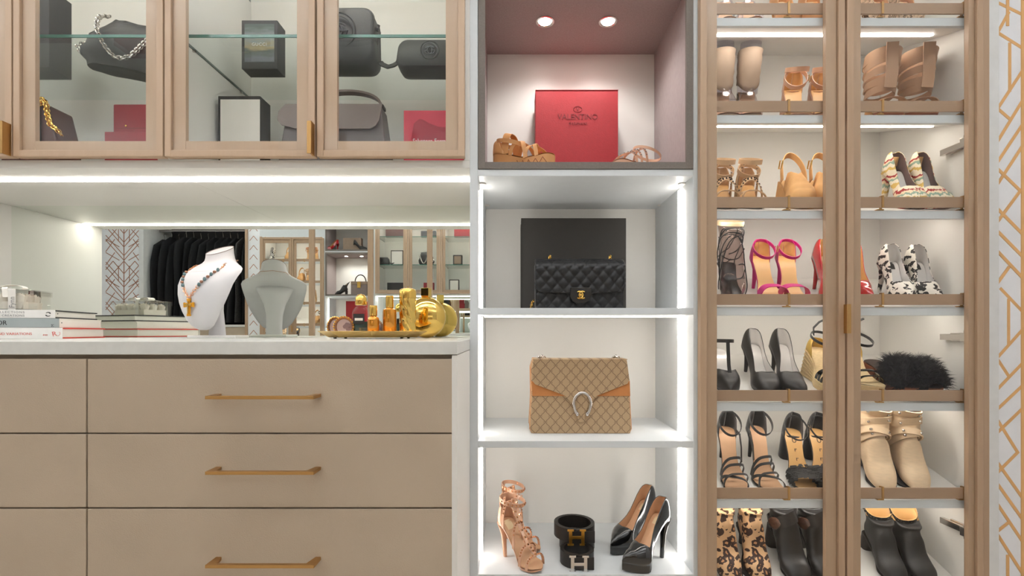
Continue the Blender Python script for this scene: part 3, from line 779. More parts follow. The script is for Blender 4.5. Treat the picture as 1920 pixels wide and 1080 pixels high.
# row 1
def mk_sleeve(root, L, side):
    """open taupe sleeve bootie with clear vinyl toe and liner"""
    H = .085; k = Last(L, H, .004, 'round', side=side)
    sole_part(k, root, 'taupe'); insole_part(k, root, 'insole', False); heel_part(k, root, 'taupe', 'block')
    upper_part(k, root, ['clear'], [(0, 4), (.3, 50), (.45, 84), (.5, 90)], tv=.5, t0=.34, name='vinyl_toe', solid=0)
    def ring(z, rx, ry, cy, n=20): return [(rx * math.cos(2 * PI * j / n), cy + ry * math.sin(2 * PI * j / n), z) for j in range(n)]
    c = k.y(.22)
    b = MB(); rows = []
    for q in range(9):
        f = q / 8; z0 = H * .95 + .030 + f * .100
        n = 20; rg = []
        for j in range(n):
            a = 2 * PI * j / n; fr = max(0, -math.sin(a))
            rx = .033 + .004 * f + .0012 * math.sin(q * 2.5 + j); ry = .040 + .004 * f
            rg.append((rx * math.cos(a), c + .33 * (z0 - H) + ry * math.sin(a) - (1 - f) * .016 * fr, z0 - (1 - f) * .028 * fr ** 1.5 + .006 * f * fr))
        rows.append(rg)
    b.loft(rows, cap=(False, False)).build('sleeve', ['taupe', 'mauvein'], root, smooth=70, solid=.002)
    b = MB(); zt = H * .95 + .130
    b.loft([ring(zt - .13, .030, .038, c - .006), ring(zt - .06, .0325, .039, c + .02), ring(zt + .022, .031, .036, c + .046), ring(zt + .032, .028, .033, c + .049)], cap=(False, False)).build('clear_liner', 'clear', root, smooth=60)
shoe(mk_sleeve, 'open_toe_bootie', 'left taupe bootie with clear vinyl toe beside the tower', 1, 1350, 1.61, 1362, 1.43, 1, group='taupe vinyl toe booties')
shoe(mk_sleeve, 'open_toe_bootie', 'right taupe bootie with clear vinyl toe next to nude sandals', 1, 1400, 1.61, 1404, 1.43, -1, group='taupe vinyl toe booties')
def mk_nude(root, L, side):
    mk_sandal(root, L, side, sm_='nude', ins='insoleg', H=.085, heel='block', loop=(.034,), ltilt=.75, lw=.013, straps=((.74, .74, .032, .02),)); k = Last(L, .085, .003, 'round'); ankle_loop(k, root, 'nude', .058, tilt=.1, width=.013, name='upper_strap')
shoe(mk_nude, 'ankle_strap_sandal', 'left nude sandal with crossed ankle straps on second shelf', 1, 1486, 1.57, 1494, 1.39, 1, group='nude ankle strap sandals')
shoe(mk_nude, 'ankle_strap_sandal', 'right nude sandal with crossed ankle straps, half behind the door stile', 1, 1535, 1.57, 1552, 1.39, -1, group='nude ankle strap sandals')
def mk_cage(root, L, side, rot=0):
    """caged bootie: leather bands joined by a spine"""
    H = .05; k = Last(L, H, .012, 'round', side=side)
    sole_part(k, root, 'brownsole', th=.012); insole_part(k, root, 'insole', False); heel_part(k, root, 'tan', 'block')
    strap_arch(k, .74, .74, .042, 'beige2', root, width=.03, name='toe_band')
    cy = k.y(.26)
    for q in range(5):
        z = H + .02 + q * .0255; f = q / 4
        pts = ring_pts((0, cy + .34 * (z - H), z), .036 + .008 * f, .050 + .004 * f, 28, tilt=-.34 + .12 * math.sin(q * 1.7))
        MB().ribbon(pts, (0, 0, 1), .021 if q < 4 else .032, .002, closed=True).build('band', 'beige2', root, smooth=60)
    pts = [(.002 * math.sin(i), cy + .34 * (.02 + i * .0255) - .050 - .004 * i / 5 - .004, H + .034 + i * .0255) for i in range(6)]
    MB().ribbon(pts, (1, 0, 0), .032, .003).build('spine', 'beige2', root, smooth=60)
M['beige2'] = mat('tan_beige_leather', (176, 141, 112), .6, bmp=(300, .12), var=(20, .06))
shoe(mk_cage, 'caged_bootie', 'left caged tan bootie made of horizontal leather bands', 1, 1650, 1.53, 1664, 1.41, 1, group='caged tan booties')
shoe(mk_cage, 'caged_bootie', 'right caged tan bootie made of horizontal leather bands', 1, 1716, 1.53, 1735, 1.41, -1, group='caged tan booties')
# row 2
def mk_glad(root, L, side):
    k = Last(L, .055, .008, 'round', side=side, wb=.036); sole_part(k, root, 'beige', th=.01); insole_part(k, root, 'insoleg', False); heel_part(k, root, 'beige', 'block')
    for a, b_, h, w in ((.62, .86, .040, .013), (.86, .62, .042, .013), (.40, .66, .062, .013), (.66, .40, .064, .013), (.22, .46, .09, .013)):
        strap_arch(k, a, b_, h, 'beige', root, width=w, studs='brownin' if h > .05 else None)
    for h, tl in ((.050, .45), (.078, .1)): ankle_loop(k, root, 'beige', h, rx=.032, ry=.042, tilt=tl, width=.014)
    upper_part(k, root, ['beige'], [(0, 84), (.1, 70), (.2, 10)], tv=2, t0=0, t1=.2, name='heel_cup')
shoe(mk_glad, 'gladiator_sandal', 'left beige studded gladiator sandal, cut off by the door stile', 2, 1352, 1.57, 1356, 1.40, 1, group='beige gladiator sandals')
shoe(mk_glad, 'gladiator_sandal', 'right beige studded gladiator sandal with crossing straps', 2, 1398, 1.57, 1414, 1.40, -1, group='beige gladiator sandals')
def mk_sling(root, L, side):
    H = .07; k = Last(L, H, .012, 'round', side=side, wb=.040); sole_part(k, root, 'camel', wedge=True); insole_part(k, root, 'insoleg', False)
    upper_part(k, root, ['camel'], [(0, 4), (.3, 30), (.45, 72), (.5, 90)], tv=.47, t0=.36, name='vamp', hs=1.15)
    pts = []
    for i in range(17):
        a = PI * i / 16; pts.append((-.034 * math.cos(a), k.y(.40) + .070 * math.sin(a) , H + .006 + .075 * math.sin(a) ** .8))
    o = MB().ribbon(pts, [Vector((0, -.55, .83))] * 17, .019, .002).build('slingback_strap', 'camel', root, smooth=60)
    b = MB(); p = Vector(pts[3]); b.tube([p + Vector((-.003, a, c)) for a, c in ((-.011, -.012), (.011, -.012), (.011, .012), (-.011, .012))], .002, 6, closed=True); b.build('buckle', 'gold', o)
    return k
shoe(mk_sling, 'slingback_wedge', 'left camel slingback wedge with gold buckle on third shelf', 2, 1478, 1.56, 1500, 1.40, 1, group='camel slingback wedges')
shoe(mk_sling, 'slingback_wedge', 'right camel slingback wedge, mostly behind the middle door stile', 2, 1532, 1.56, 1556, 1.40, -1, group='camel slingback wedges')
m_, nt_, b_ = raw('ikat_stripe_fabric')
v_ = coords(nt_); X3 = xyz(nt_, v_); nz = noise(nt_, coords(nt_, (160, 60, 20)), 1.0, 2)
f_ = (X3[2] * 17 + X3[1] * 6 + nz * .55).frac()
cr = nt_.nodes.new('ShaderNodeValToRGB'); cr.color_ramp.interpolation = 'CONSTANT'
for i_, (p_, c_) in enumerate(((0, (236, 222, 196)), (.30, (214, 178, 96)), (.46, (240, 228, 204)), (.62, (150, 172, 152)), (.76, (238, 214, 180)), (.88, (168, 52, 48)))):
    e_ = cr.color_ramp.elements[i_] if i_ < 2 else cr.color_ramp.elements.new(p_)
    e_.position = p_; e_.color = lin(c_)
nt_.links.new(f_.s, cr.inputs[0]); nt_.links.new(cr.outputs[0], b_.inputs['Base Color']); b_.inputs['Roughness'].default_value = .75
M['ikat'] = m_
def mk_ikat(root, L, side):
    k = mk_pump(root, L, side, up='ikat', lining='mauvein', insole='white', H=.098, P=.012, toe='round', sole='mauvein', heelm='ikat', label=False, hr=.007)
    lb = MB(); lb.surf([[(u * .017, k.y(.012) - .004 - abs(u) * .006, k.z(.02) + z) for u in (-1, -.5, 0, .5, 1)] for z in (.016, .03, .044)]); lb.build('heel_pad', 'insoleg', root, solid=.001)
shoe(mk_ikat, 'patterned_pump', 'left pump of the multicolour ikat fabric pair', 2, 1668, 1.54, 1716, 1.39, 1, group='ikat fabric pumps')
shoe(mk_ikat, 'patterned_pump', 'right pump of the multicolour ikat fabric pair, nearer the hinge', 2, 1713, 1.52, 1768, 1.385, -1, group='ikat fabric pumps')
# row 3
def mk_net(root, L, side):
    k = mk_boot(root, L, side, up='clearsm', lining='clearsm', H=.085, S=.125, heel='stiletto', heelm='sole', toe='point', tw=.036)
    rnd = random.Random(3)
    for q in range(16):
        f0, f1 = .18 + rnd.random() * .7, .18 + rnd.random() * .8; a0, da = rnd.randrange(24), rnd.choice((-9, 9, 7, -7, 12)); pts = []
        for i in range(25):
            rg, u = rail_ring(k, f0 + (f1 - f0) * i / 24, .003, 72); pts.append(rg[int(a0 * 3 + da * 3 * i / 24) % 72])
        MB().tube(pts, .0017, 5).build('lace', 'suede', root)
    top, u = rail_ring(k, 1.0, .0015); MB().ribbon(top, (0, 0, 1), .012, .002, closed=True).build('top_band', 'cream', root)
M['clearsm'] = pane('smoky_vinyl', (.84, .79, .77), 1.4, .05)
shoe(mk_net, 'lace_net_bootie', 'smoky see-through bootie wrapped in black laces beside pink sandals', 3, 1362, 1.57, 1374, 1.39, 1)
def mk_pink(root, L, side): mk_sandal(root, L, side, H=.098, P=.006, loop=(.036,), ltilt=.52, lw=.010, straps=((.74, .74, .036, .034),), heelm='pink', ins='insoleg')
shoe(mk_pink, 'ankle_strap_sandal', 'left hot pink glitter sandal with gold insole', 3, 1421, 1.59, 1450, 1.385, 1, group='hot pink sandals')
shoe(mk_pink, 'ankle_strap_sandal', 'right hot pink glitter sandal, beside the red pump', 3, 1469, 1.59, 1499, 1.385, -1, group='hot pink sandals')
def mk_red(root, L, side): mk_pump(root, L, side, up='red', lining='insoleg', H=.10, P=.004, toe='point')
shoe(mk_red, 'pump', 'red patent pump beside the hot pink sandals', 3, 1538, 1.58, 1566, 1.39, 1, group='red patent pumps')
shoe(mk_red, 'pump', 'red patent pump showing past the middle door stile by the animal print pumps', 3, 1588, 1.57, 1626, 1.39, -1, group='red patent pumps')
def mk_leopbw(root, L, side): mk_pump(root, L, side, up='leopbw', lining='silverin', H=.09, P=.004, toe='point', label='blackcard', heelm='leopbw')
shoe(mk_leopbw, 'pump', 'left black and white animal print pump', 3, 1662, 1.54, 1700, 1.385, 1, group='black and white animal print pumps')
shoe(mk_leopbw, 'pump', 'right black and white animal print pump, by the cabinet wall', 3, 1709, 1.53, 1756, 1.385, -1, group='black and white animal print pumps')
# row 4
def mk_tstrap(root, L, side):
    k = Last(L, .075, .003, 'point', side=side); sole_part(k, root, 'sole'); insole_part(k, root, 'silverin', False); heel_part(k, root, 'black', 'stiletto')
    upper_part(k, root, ['black', 'silverin', 'black'], [(0, 4), (.5, 20), (.6, 60), (.66, 90)], tv=.66, t0=.5, name='vamp')
    MB().ribbon([k.p(t, 0, h) for t, h in ((.70, .046), (.62, .062), (.54, .088), (.47, .112))], (1, 0, 0), .010, .002).build('instep_strap', 'black', root)
    ankle_loop(k, root, 'black', .05, rx=.030, ry=.046, tilt=-.35, width=.010)
shoe(mk_tstrap, 'slingback_pump', 'black slingback with instep strap, cut off by the door stile', 4, 1345, 1.57, 1364, 1.39, 1)
def mk_silv(root, L, side):
    k = mk_pump(root, L, side, up='black', lining='silverin', H=.085, P=.003, toe='almond', label=False, rim='suede', tv=.67)
shoe(mk_silv, 'pump', 'left black leather pump with silver lining', 4, 1406, 1.585, 1440, 1.385, 1, group='silver lined black pumps')
shoe(mk_silv, 'pump', 'right black leather pump with silver lining', 4, 1458, 1.585, 1496, 1.385, -1, group='silver lined black pumps')
def mk_espad(root, L, side):
    k = Last(L, .085, .022, 'round', side=side, wb=.041); sole_part(k, root, 'espad', wedge=True, inset=1.04); insole_part(k, root, 'espad', False)
    for q in range(7):
        b = MB(); rings = []
        pts = [(k.x(t) + s_ * k.w(t) * 1.03, k.y(t), k.z(t) * (q + .5) / 7) for s_, ts_ in ((1, TS[3:-1]), (-1, TS[3:-1][::-1])) for t in ts_]
        b.tube(pts, .0022, 5, closed=True).build('rope_braid', 'espad', root)
    upper_part(k, root, ['goldfab'], [(0, 84), (.1, 80), (.25, 30), (.3, 5)], tv=2, t0=0, t1=.3, name='heel_cup', hs=.62)
    for a, b_, h in ((.66, .76, .036), (.76, .66, .038), (.84, .84, .028)): strap_arch(k, a, b_, h, 'blackp', root, width=.009)
    ankle_loop(k, root, 'suede', .050, rx=.033, ry=.046, tilt=.15, width=.008)
    MB().ribbon([(-.032, k.y(.3), .145), (-.040, k.y(.33), .17), (-.030, k.y(.36), .19), (-.012, k.y(.4), .205)], (0, 1, .3), .007, .0016).build('strap_end', 'suede', root)
shoe(mk_espad, 'espadrille_wedge', 'left straw and gold espadrille wedge with black straps', 4, 1528, 1.56, 1560, 1.41, 1, group='straw espadrille wedges')
shoe(mk_espad, 'espadrille_wedge', 'right straw espadrille wedge past the middle stile by fur slides', 4, 1590, 1.56, 1634, 1.40, -1, group='straw espadrille wedges')
def mk_furslide(root, L, side):
    k = Last(L, .045, .022, 'round', side=side, wb=.043, wh=.031); sole_part(k, root, 'brownsole', wedge=True, inset=1.0); insole_part(k, root, 'brownin', False)
    b = MB(); rows = []
    for t in [.42, .46, .52, .6, .68, .76, .84, .9, .95]:
        h = tab([(.42, .058), (.6, .074), (.8, .058), (.95, .02)], t)
        rows.append([(k.x(t) - k.w(t) * 1.12 * math.copysign(abs(math.cos(PI * j / 12)) ** .6, math.cos(PI * j / 12)), k.y(t), k.z(t) - .004 + h * math.sin(PI * j / 12) ** .7) for j in range(13)])
    b.surf(rows); o = b.build('vamp', 'fur', root, smooth=70, solid=.003)
    rnd = random.Random(int(L * 1e5) + side); h = MB()
    for q in range(2600):
        i = rnd.randrange(len(rows) - 1); j = rnd.randrange(12); u, v = rnd.random(), rnd.random()
        p = (Vector(rows[i][j]) * (1 - u) + Vector(rows[i + 1][j]) * u) * (1 - v) + (Vector(rows[i][j + 1]) * (1 - u) + Vector(rows[i + 1][j + 1]) * u) * v
        a = PI * (j + v) / 12; d = Vector((-math.cos(a) * .8, rnd.uniform(-.5, .3), math.sin(a) * .95 - .1)) + Vector((rnd.gauss(0, .3), rnd.gauss(0, .3), rnd.gauss(0, .25)))
        d = d.normalized() * rnd.uniform(.014, .034); sd = d.orthogonal().normalized() * .0009
        sag = Vector((0, 0, -.005))
        h.add([p - sd, p + sd, p + d * .6 + sd * .6, p + d * .6 - sd * .6, p + d + sag], [(0, 1, 2, 3), (3, 2, 4)])
    tag(h.build('fur_pile', 'fur', root, smooth=0, weld=False, recalc=False), kind='stuff')
shoe(mk_furslide, 'fur_slide', 'left black fur slide with brown sole', 4, 1640, 1.55, 1706, 1.39, 1, group='black fur slides')
shoe(mk_furslide, 'fur_slide', 'right black fur slide with brown sole, by the cabinet wall', 4, 1684, 1.53, 1748, 1.385, -1, group='black fur slides')
# row 5
def mk_strappy(root, L, side):
    k = mk_sandal(root, L, side, sm_='suede', ins='insole', H=.098, P=.003, loop=(.046,), ltilt=.5, lw=.010, straps=((.62, .50, .048, .008), (.70, .56, .045, .008), (.86, .66, .036, .008), (.70, .90, .030, .010)), buckle=None, lining='suede', cuph=1.15)
    MB().ribbon([k.p(t, side * u, h) for t, u, h in ((.14, .95, .01), (.28, 1.25, .03), (.42, 1.3, .036), (.52, 1.0, .02))], (0, 0, 1), .009, .002).build('side_strap', 'suede', root)
shoe(mk_strappy, 'strappy_sandal', 'left black strappy stiletto sandal, cut off by the door stile', 5, 1360, 1.58, 1376, 1.372, 1, group='black strappy stiletto sandals')
shoe(mk_strappy, 'strappy_sandal', 'right black strappy stiletto sandal next to the block heels', 5, 1413, 1.585, 1450, 1.375, -1, group='black strappy stiletto sandals')
def mk_block(root, L, side):
    k = mk_sandal(root, L, side, sm_='suede', ins='insoleg', H=.088, P=.003, heel='block', loop=(.036,), ltilt=.5, lw=.006, straps=((.77, .77, .036, .050),), buckle='chrome', lining='suede', cuph=1.1)
    rnd = random.Random(5)
    f = MB()
    for q in range(220):
        t = rnd.uniform(.62, .90); a = PI * rnd.random(); p = Vector((k.x(t) - k.w(t) * 1.04 * math.copysign(abs(math.cos(a)) ** .7, math.cos(a)), k.y(t), k.z(t) + .036 * math.sin(a) ** .7))
        d = Vector((-math.cos(a) * .25, rnd.uniform(-1, -.4), math.sin(a) * .12 - .1)).normalized() * .013; s_ = Vector((.004, 0, .001))
        f.add([p - s_, p + s_, p + s_ * 1.4 + d, p - s_ * 1.2 + d], [(0, 1, 2, 3)])
    f.build('fringe', 'suede', root, smooth=0, weld=False, recalc=False, solid=.0008)
    for i, ch in enumerate('UrrA'):
        t = .27 + i * .095; sl = math.atan2(k.z(t - .03) - k.z(t + .03), .06 * k.L)
        text(ch, .020, k.p(t + .02, 0, .0050), 'ink', root, rx=sl, ext=.0002)
shoe(mk_block, 'block_heel_sandal', 'left black block heel sandal with fringe and lettered insole', 5, 1484, 1.585, 1506, 1.385, 1, group='black fringed block heel sandals')
shoe(mk_block, 'block_heel_sandal', 'right black block heel sandal with fringe, half behind the stile', 5, 1528, 1.585, 1562, 1.385, -1, group='black fringed block heel sandals')
def mk_bbeige(root, L, side):
    k = mk_boot(root, L, side, up='beigeb', lining='brownin', H=.035, S=.16, toe='almond', heel='block', sole='sole', tw=.043, ankle=.037, wb=.039)
    for i, f in enumerate((.70, .78, .86, .94)):
        o, pts, nrm = boot_band(k, root, 'beigeb', f, .020, .0035, .003, skew=.006 * (-1) ** i)
        for q, px_ in ((2, 'chrome'), (22, 'chrome')):
            p = pts[q]; d = Vector((p.x, -.03, 0)).normalized(); MB().ball(p + d * .003, .0042, 8).build('stud', px_, o)
M['beigeb'] = mat('pale_beige_suede', (230, 203, 168), .8, bmp=(160, .25), var=(60, .07), scale=(1, 1, 4))
shoe(mk_bbeige, 'ankle_boot', 'left beige strapped ankle boot, half behind the middle stile', 5, 1628, 1.545, 1656, 1.385, 1, group='beige strapped ankle boots')
shoe(mk_bbeige, 'ankle_boot', 'right beige strapped ankle boot with pearl studs', 5, 1684, 1.535, 1722, 1.385, -1, group='beige strapped ankle boots')
# row 6
def mk_leop(root, L, side): mk_boot(root, L, side, up='leop', lining='suede', H=.07, S=.105, dip=.012, ins=.78, heel='stiletto', heelm='sole', tw=.037, ankle=.033, hr=.007)
shoe(mk_leop, 'ankle_boot', 'left brown animal print boot, cut off by the door stile', 6, 1347, 1.57, 1368, 1.39, 1, group='brown animal print boots')
shoe(mk_leop, 'ankle_boot', 'right brown animal print boot on the lowest visible shelf', 6, 1398, 1.57, 1424, 1.39, -1, group='brown animal print boots')
def mk_buck(root, L, side):
    k = mk_boot(root, L, side, up='blackw', lining='suede', H=.075, S=.12, dip=.03, ins=.72, heel='block', heelm='sole', toe='almond', tw=.043, ankle=.038, wrinkle=.0012, wb=.041)
    o, pts, nrm = boot_band(k, root, 'black', .66, .034, .003, .004, skew=.016)
    p = pts[19]; d = Vector((p.x, -.02, 0)).normalized()
    b = MB(); b.lathe([(.019, -.002), (.019, .002), (.014, .004), (.001, .0045)], 20, (0, 0, 0), axis='y')
    q = b.build('buckle', 'tort', o); q.location = p + d * .005; q.rotation_euler = (0, 0, math.atan2(d.y, d.x) - PI / 2)
M['blackw'] = mat('wrinkled_black_leather', (42, 41, 40), .36, bmp=(60, .7), var=(40, .2))
M['tort'] = mat('brown_tortoiseshell', (96, 66, 54), .2, coat=1, var=(120, .6))
shoe(mk_buck, 'ankle_boot', 'left wrinkled black boot with round brown buckle', 6, 1456, 1.57, 1500, 1.385, 1, group='black buckle boots')
shoe(mk_buck, 'ankle_boot', 'right wrinkled black boot, half behind the middle stile', 6, 1508, 1.57, 1560, 1.385, -1, group='black buckle boots')
def mk_studb(root, L, side):
    k = mk_boot(root, L, side, up='charcoal', lining='insoleg', H=.05, S=.125, dip=.045, ins=.66, heel='block', heelm='sole', toe='almond', tw=.040, ankle=.034)
    for row in range(4):
        rg, u = rail_ring(k, .985 - row * .024, .0014, 30)
        for i, p in enumerate(rg[row % 2::2]): MB().ball(p, .0016, 5).build('stud', 'chrome', k.up)
shoe(mk_studb, 'ankle_boot', 'left charcoal ankle boot dotted with tiny silver studs', 6, 1640, 1.555, 1680, 1.385, 1, group='charcoal studded ankle boots')
shoe(mk_studb, 'ankle_boot', 'right charcoal studded ankle boot, nearest the lower hinge', 6, 1690, 1.535, 1738, 1.385, -1, group='charcoal studded ankle boots')
# ------------------------------------------------------------------ things in the display tower
def px_poly(pts, D): return [(X_(a, D), Z_(b, D)) for a, b in pts]
# top niche: red gift box and two sandals
NF = NZ0 + .0195
def box_thing(name, label, cat, x0, x1, y0, y1, z0, z1, m, bevel=.0012, part='body', rz=0, group=None):
    c = ((x0 + x1) / 2, (y0 + y1) / 2)
    t = thing(name, label, cat, (c[0], c[1], z0), rz, group)
    MB().box(x0 - c[0], x1 - c[0], y0 - c[1], y1 - c[1], 0, z1 - z0).build(part, m, t, bevel=bevel, smooth=0); return t
D_ = 1.60
rb = box_thing('gift_box', 'large red textured gift box standing between the sandals', 'box', X_(1004, D_), X_(1159, D_), D_, D_ + .085, NF + .0005, Z_(169, D_), 'redcard')
hb = Z_(169, D_) - NF
MB().box(-.1379, .1379, -.0440, .044, hb - .001, hb + .0003).build('lid_edge', 'redcard', rb, smooth=0)
zt = Z_(224, D_) - NF - .0005
text('VALENTINO', .0265, (.003, -.0432, zt), 'darkred', rb, sx=.92)
text('GARAVANI', .0125, (.003, -.0432, zt - .018), 'darkred', rb, sx=1.0)
text('V', .016, (.003, -.0432, zt + .028), 'darkred', rb)
MB().tube([(.003 + .014 * math.cos(a / 24 * 2 * PI), -.0432, zt + .034 + .0095 * math.sin(a / 24 * 2 * PI)) for a in range(24)], .0005, 5, closed=True).build('emblem_ring', 'darkred', rb)
def mk_wtan(root, L, side):
    k = Last(L, .062, .030, 'round', side=side, wb=.043, wh=.031)
    sole_part(k, root, 'tan', wedge=True); insole_part(k, root, 'tan', False)
    zz = MB()
    for i in range(9):                                   # zigzag tooling round the wedge
        for sg in (-1, 1):
            t0, t1 = .45 + i * .055, .45 + (i + 1) * .055; a, b = (.25, .75) if i % 2 else (.75, .25)
            p, q = [Vector((k.x(t) + sg * (k.w(t) * .99 + .0006), k.y(t), k.z(t) * f)) for t, f in ((t0, a), (t1, b))]
            zz.tube([p, q], .0009, 4)
    zz.build('tooling', 'brownsole', root, smooth=0)
    for a, b, h, w in ((.60, .80, .044, .012), (.80, .60, .046, .012), (.34, .62, .054, .013), (.62, .34, .056, .013), (.26, .30, .070, .024)):
        strap_arch(k, a, b, h, 'tan', root, width=w)
    upper_part(k, root, ['tan'], [(0, 84), (.1, 60), (.24, 6)], tv=2, t0=0, t1=.24, name='heel_cup', hs=.8)
    ankle_loop(k, root, 'tan', .036, rx=.034, ry=.046, tilt=.25, width=.012, buckle='gold')
shoe(mk_wtan, 'wedge_sandal', 'tan leather wedge sandal left of the red gift box', 0, 928, 1.50, 1040, 1.40, 1, z=NF)
def mk_flatstud(root, L, side):
    k = Last(L, .016, .012, 'round', side=side, wb=.040, wh=.029); sole_part(k, root, 'nude', th=.010); insole_part(k, root, 'nude', False)
    for a, b, h in ((.80, .70, .036), (.64, .56, .048), (.46, .42, .058)): strap_arch(k, a, b, h, 'nude', root, width=.008, studs='chrome')
    ankle_loop(k, root, 'nude', .048, rx=.032, ry=.05, tilt=-.2, width=.008)
shoe(mk_flatstud, 'flat_sandal', 'nude flat sandal with metal studs right of the red gift box', 0, 1238, 1.49, 1152, 1.395, -1, z=NF)
# shelf 1: black box and quilted bag
z1 = tz[1]
bb = box_thing('gift_box', 'large flat black card box propped behind the quilted bag', 'box', X_(977, 1.60), X_(1174, 1.60), 1.60, 1.66, z1 + .0005, Z_(409, 1.60), 'blackcard')
hb = Z_(409, 1.6) - z1
MB().box(-.1765, -.174, -.033, .03, .002, hb - .022).build('lid', 'blackcard', bb, smooth=0)
QB = thing('quilted_handbag', 'black quilted flap handbag with gold clasp before the black box', 'handbag', (X_(1086, 1.43), 1.43, z1))
hw, hh = .1315, .150
def quilt(mb, x0, x1, z0, z1, y, puff, cw=.0335, ch=.038, nx=96, nz=54, edge=None, lowz=None):
    rows = []
    for j in range(nz + 1):
        v = z0 + (z1 - z0) * j / nz; row = []
        for i in range(nx + 1):
            x = x0 + (x1 - x0) * i / nx
            a = x / cw + v / ch; b = x / cw - v / ch
            h = (abs(math.sin(PI * a)) * abs(math.sin(PI * b))) ** .45 * puff
            zz = v
            if lowz: zz = lowz(x) + (v - z0) * (z1 - lowz(x)) / (z1 - z0)
            row.append((x, y(x, zz) - h, zz))
        rows.append(row)
    mb.surf(rows)
b = MB(); b.loft([[(p[0] * s, yy, .0008 + p[1] * 1.0) for p in rrect(-hw, hw, 0, hh - .004, .012)] for yy, s in ((-.012, .985), (.0, 1), (.05, 1), (.060, .985))]); b.build('body', 'blackq', QB, smooth=50)
b = MB(); quilt(b, -hw + .004, hw - .004, .003, .075, lambda x, z: -.0135 - .006 * (1 - (x / hw) ** 2), .0042); b.build('front_panel', 'blackq', QB, smooth=70)
def fl_low(x): return .052 - .006 * (1 - (x / hw) ** 2) + .010 * max(0, (abs(x) - hw * .94) / (hw * .06)) ** 2
def fy(x, z):
    u = max(0, (z - .118) / .032); return -.022 - .006 * (1 - (x / hw) ** 2) + .030 * min(1, u) ** 2.2
b = MB(); quilt(b, -hw, hw, .05, .1505, fy, .0046, lowz=fl_low); b.build('flap', 'blackq', QB, smooth=70, solid=.004)
b = MB(); b.box(-hw + .001, hw - .001, .004, .058, .1455, .1500); b.build('top_panel', 'blackq', QB, bevel=.003, smooth=0)
b = MB(); rim = [(x, fy(x, fl_low(x)) - .001, fl_low(x)) for x in [-hw + 2 * hw * i / 24 for i in range(25)]]; b.tube(rim, .0014, 6); b.tube([(-hw, fy(-hw, z) - .001, z) for z in [.058 + .088 * i / 10 for i in range(11)]], .0014, 6); b.tube([(hw, fy(hw, z) - .001, z) for z in [.058 + .088 * i / 10 for i in range(11)]], .0014, 6)
b.build('piping', 'black', QB)
b = MB(); pl = [(-.030, .062), (.030, .062), (.030, .036), (.024, .022), (.012, .016), (-.012, .016), (-.024, .022), (-.030, .036)]
b.prism(pl, -.037, -.031, 'y'); tabp = b.build('clasp_tab', 'black', QB, smooth=0, bevel=.0015)
b = MB()
for s in (-1, 1):                                        # two crossing open rings
    n = 22; pts = []
    for i in range(n):
        a = math.radians(52 + (360 - 104) * i / (n - 1)); pts.append((s * (.0100 * math.cos(a) + .0042), -.0395 - .0006 * s, .040 + .0105 * math.sin(a)))
    b.tube(pts, .0021, 7)
b.build('clasp', 'gold', tabp)
MB().lathe([(.0045, 0), (.004, -.002), (.001, -.0025)], 14, (0, -.0385, .040), axis='y').build('clasp_knob', 'gold', tabp)
for px in (1031, 1146):
    x = X_(px, 1.43) - QB.location.x
    e = MB().lathe([(.008, 0), (.008, .003), (.005, .0035)], 16, (x, .025, .150)).build('eyelet', 'gold', QB)
    b = MB(); chain(b, [(x, .025, .152), (x + .002, .027, .162), (x + .004, .034, .160), (x + .004, .05, .150)], .0038, .0012, .006); b.build('chain_link', 'gold', e)
b = MB(); chain(b, [(-hw + .002, .03, .03), (-hw - .008, .02, .022), (-hw - .010, .008, .012), (-hw - .014, -.004, .004)], .0040, .0014, .0085); b.build('shoulder_chain', 'gold', QB)
# shelf 2: monogram bag
m_, nt_, b_ = raw('monogram_canvas')
A_, R_ = .0305, .0172
q_ = xyz(nt_, coords(nt_)); xx, zz = q_[0], q_[2]
def cell(ox, oz):
    u = ((xx + ox) / A_).frac() - .5; v = ((zz + oz) / (2 * R_)).frac() - .5
    return u * A_, v * (2 * R_)
def dist(u, v): return (u * u + v * v).sqrt()
u0, v0 = cell(0, 0); u1, v1 = cell(A_ / 2, R_)
dA, dB = dist(u0, v0), dist(u1, v1)
line = (dA - dB).abs().lt(.0016)
ringm = None
for (u, v) in (cell(A_ / 2, 0), cell(0, R_)):
    near = dist(u, v).lt(.0052)
    for s in (-.0026, .0026):
        rr = (dist(u + s, v) - .0026).abs().lt(.00075); rr = rr * near
        ringm = rr if ringm is None else ringm.max(rr)
    line = line * (1 - near)
msk = line.max(ringm)
ns = noise(nt_, coords(nt_), 900, 2)
c_ = mixc(nt_, ns, lin((176, 146, 110)), lin((192, 164, 128)))
c_ = mixc(nt_, msk * .85, c_, lin((104, 78, 58)))
nt_.links.new(c_, b_.inputs['Base Color']); b_.inputs['Roughness'].default_value = .5
M['mono'] = m_
GB = thing('monogram_handbag', 'beige monogram canvas flap handbag with silver horseshoe clasp', 'handbag', (X_(1088, 1.46), 1.46, tz[2]))
def gp(pts): return [(X_(a, 1.46) - GB.location.x, Z_(b, 1.46) - Z_(812, 1.46)) for a, b in pts]
outer = gp([(997, 812), (1180, 812), (1183, 804), (1180, 748), (1176, 700), (1172, 676), (999, 674), (995, 690), (996, 744), (993, 804)])
b = MB(); rings = []
for y, s in ((-.010, .985), (-.004, 1), (.066, 1), (.072, .985)): rings.append([(p[0] * s, y * (1.35 - 1.6 * p[1] if y > 0 else 1), p[1] * s + .0006) for p in outer])
b.loft(rings); b.build('body', 'mono', GB, smooth=40)
b = MB()
for s in (-1, 1): b.tube([(p[0] * 1.0, -.0045 if s < 0 else .066 * (1.35 - 1.6 * p[1]), p[1] + .0006) for p in outer], .0013, 5, closed=True)
b.build('edge_piping', 'suedetan', GB)
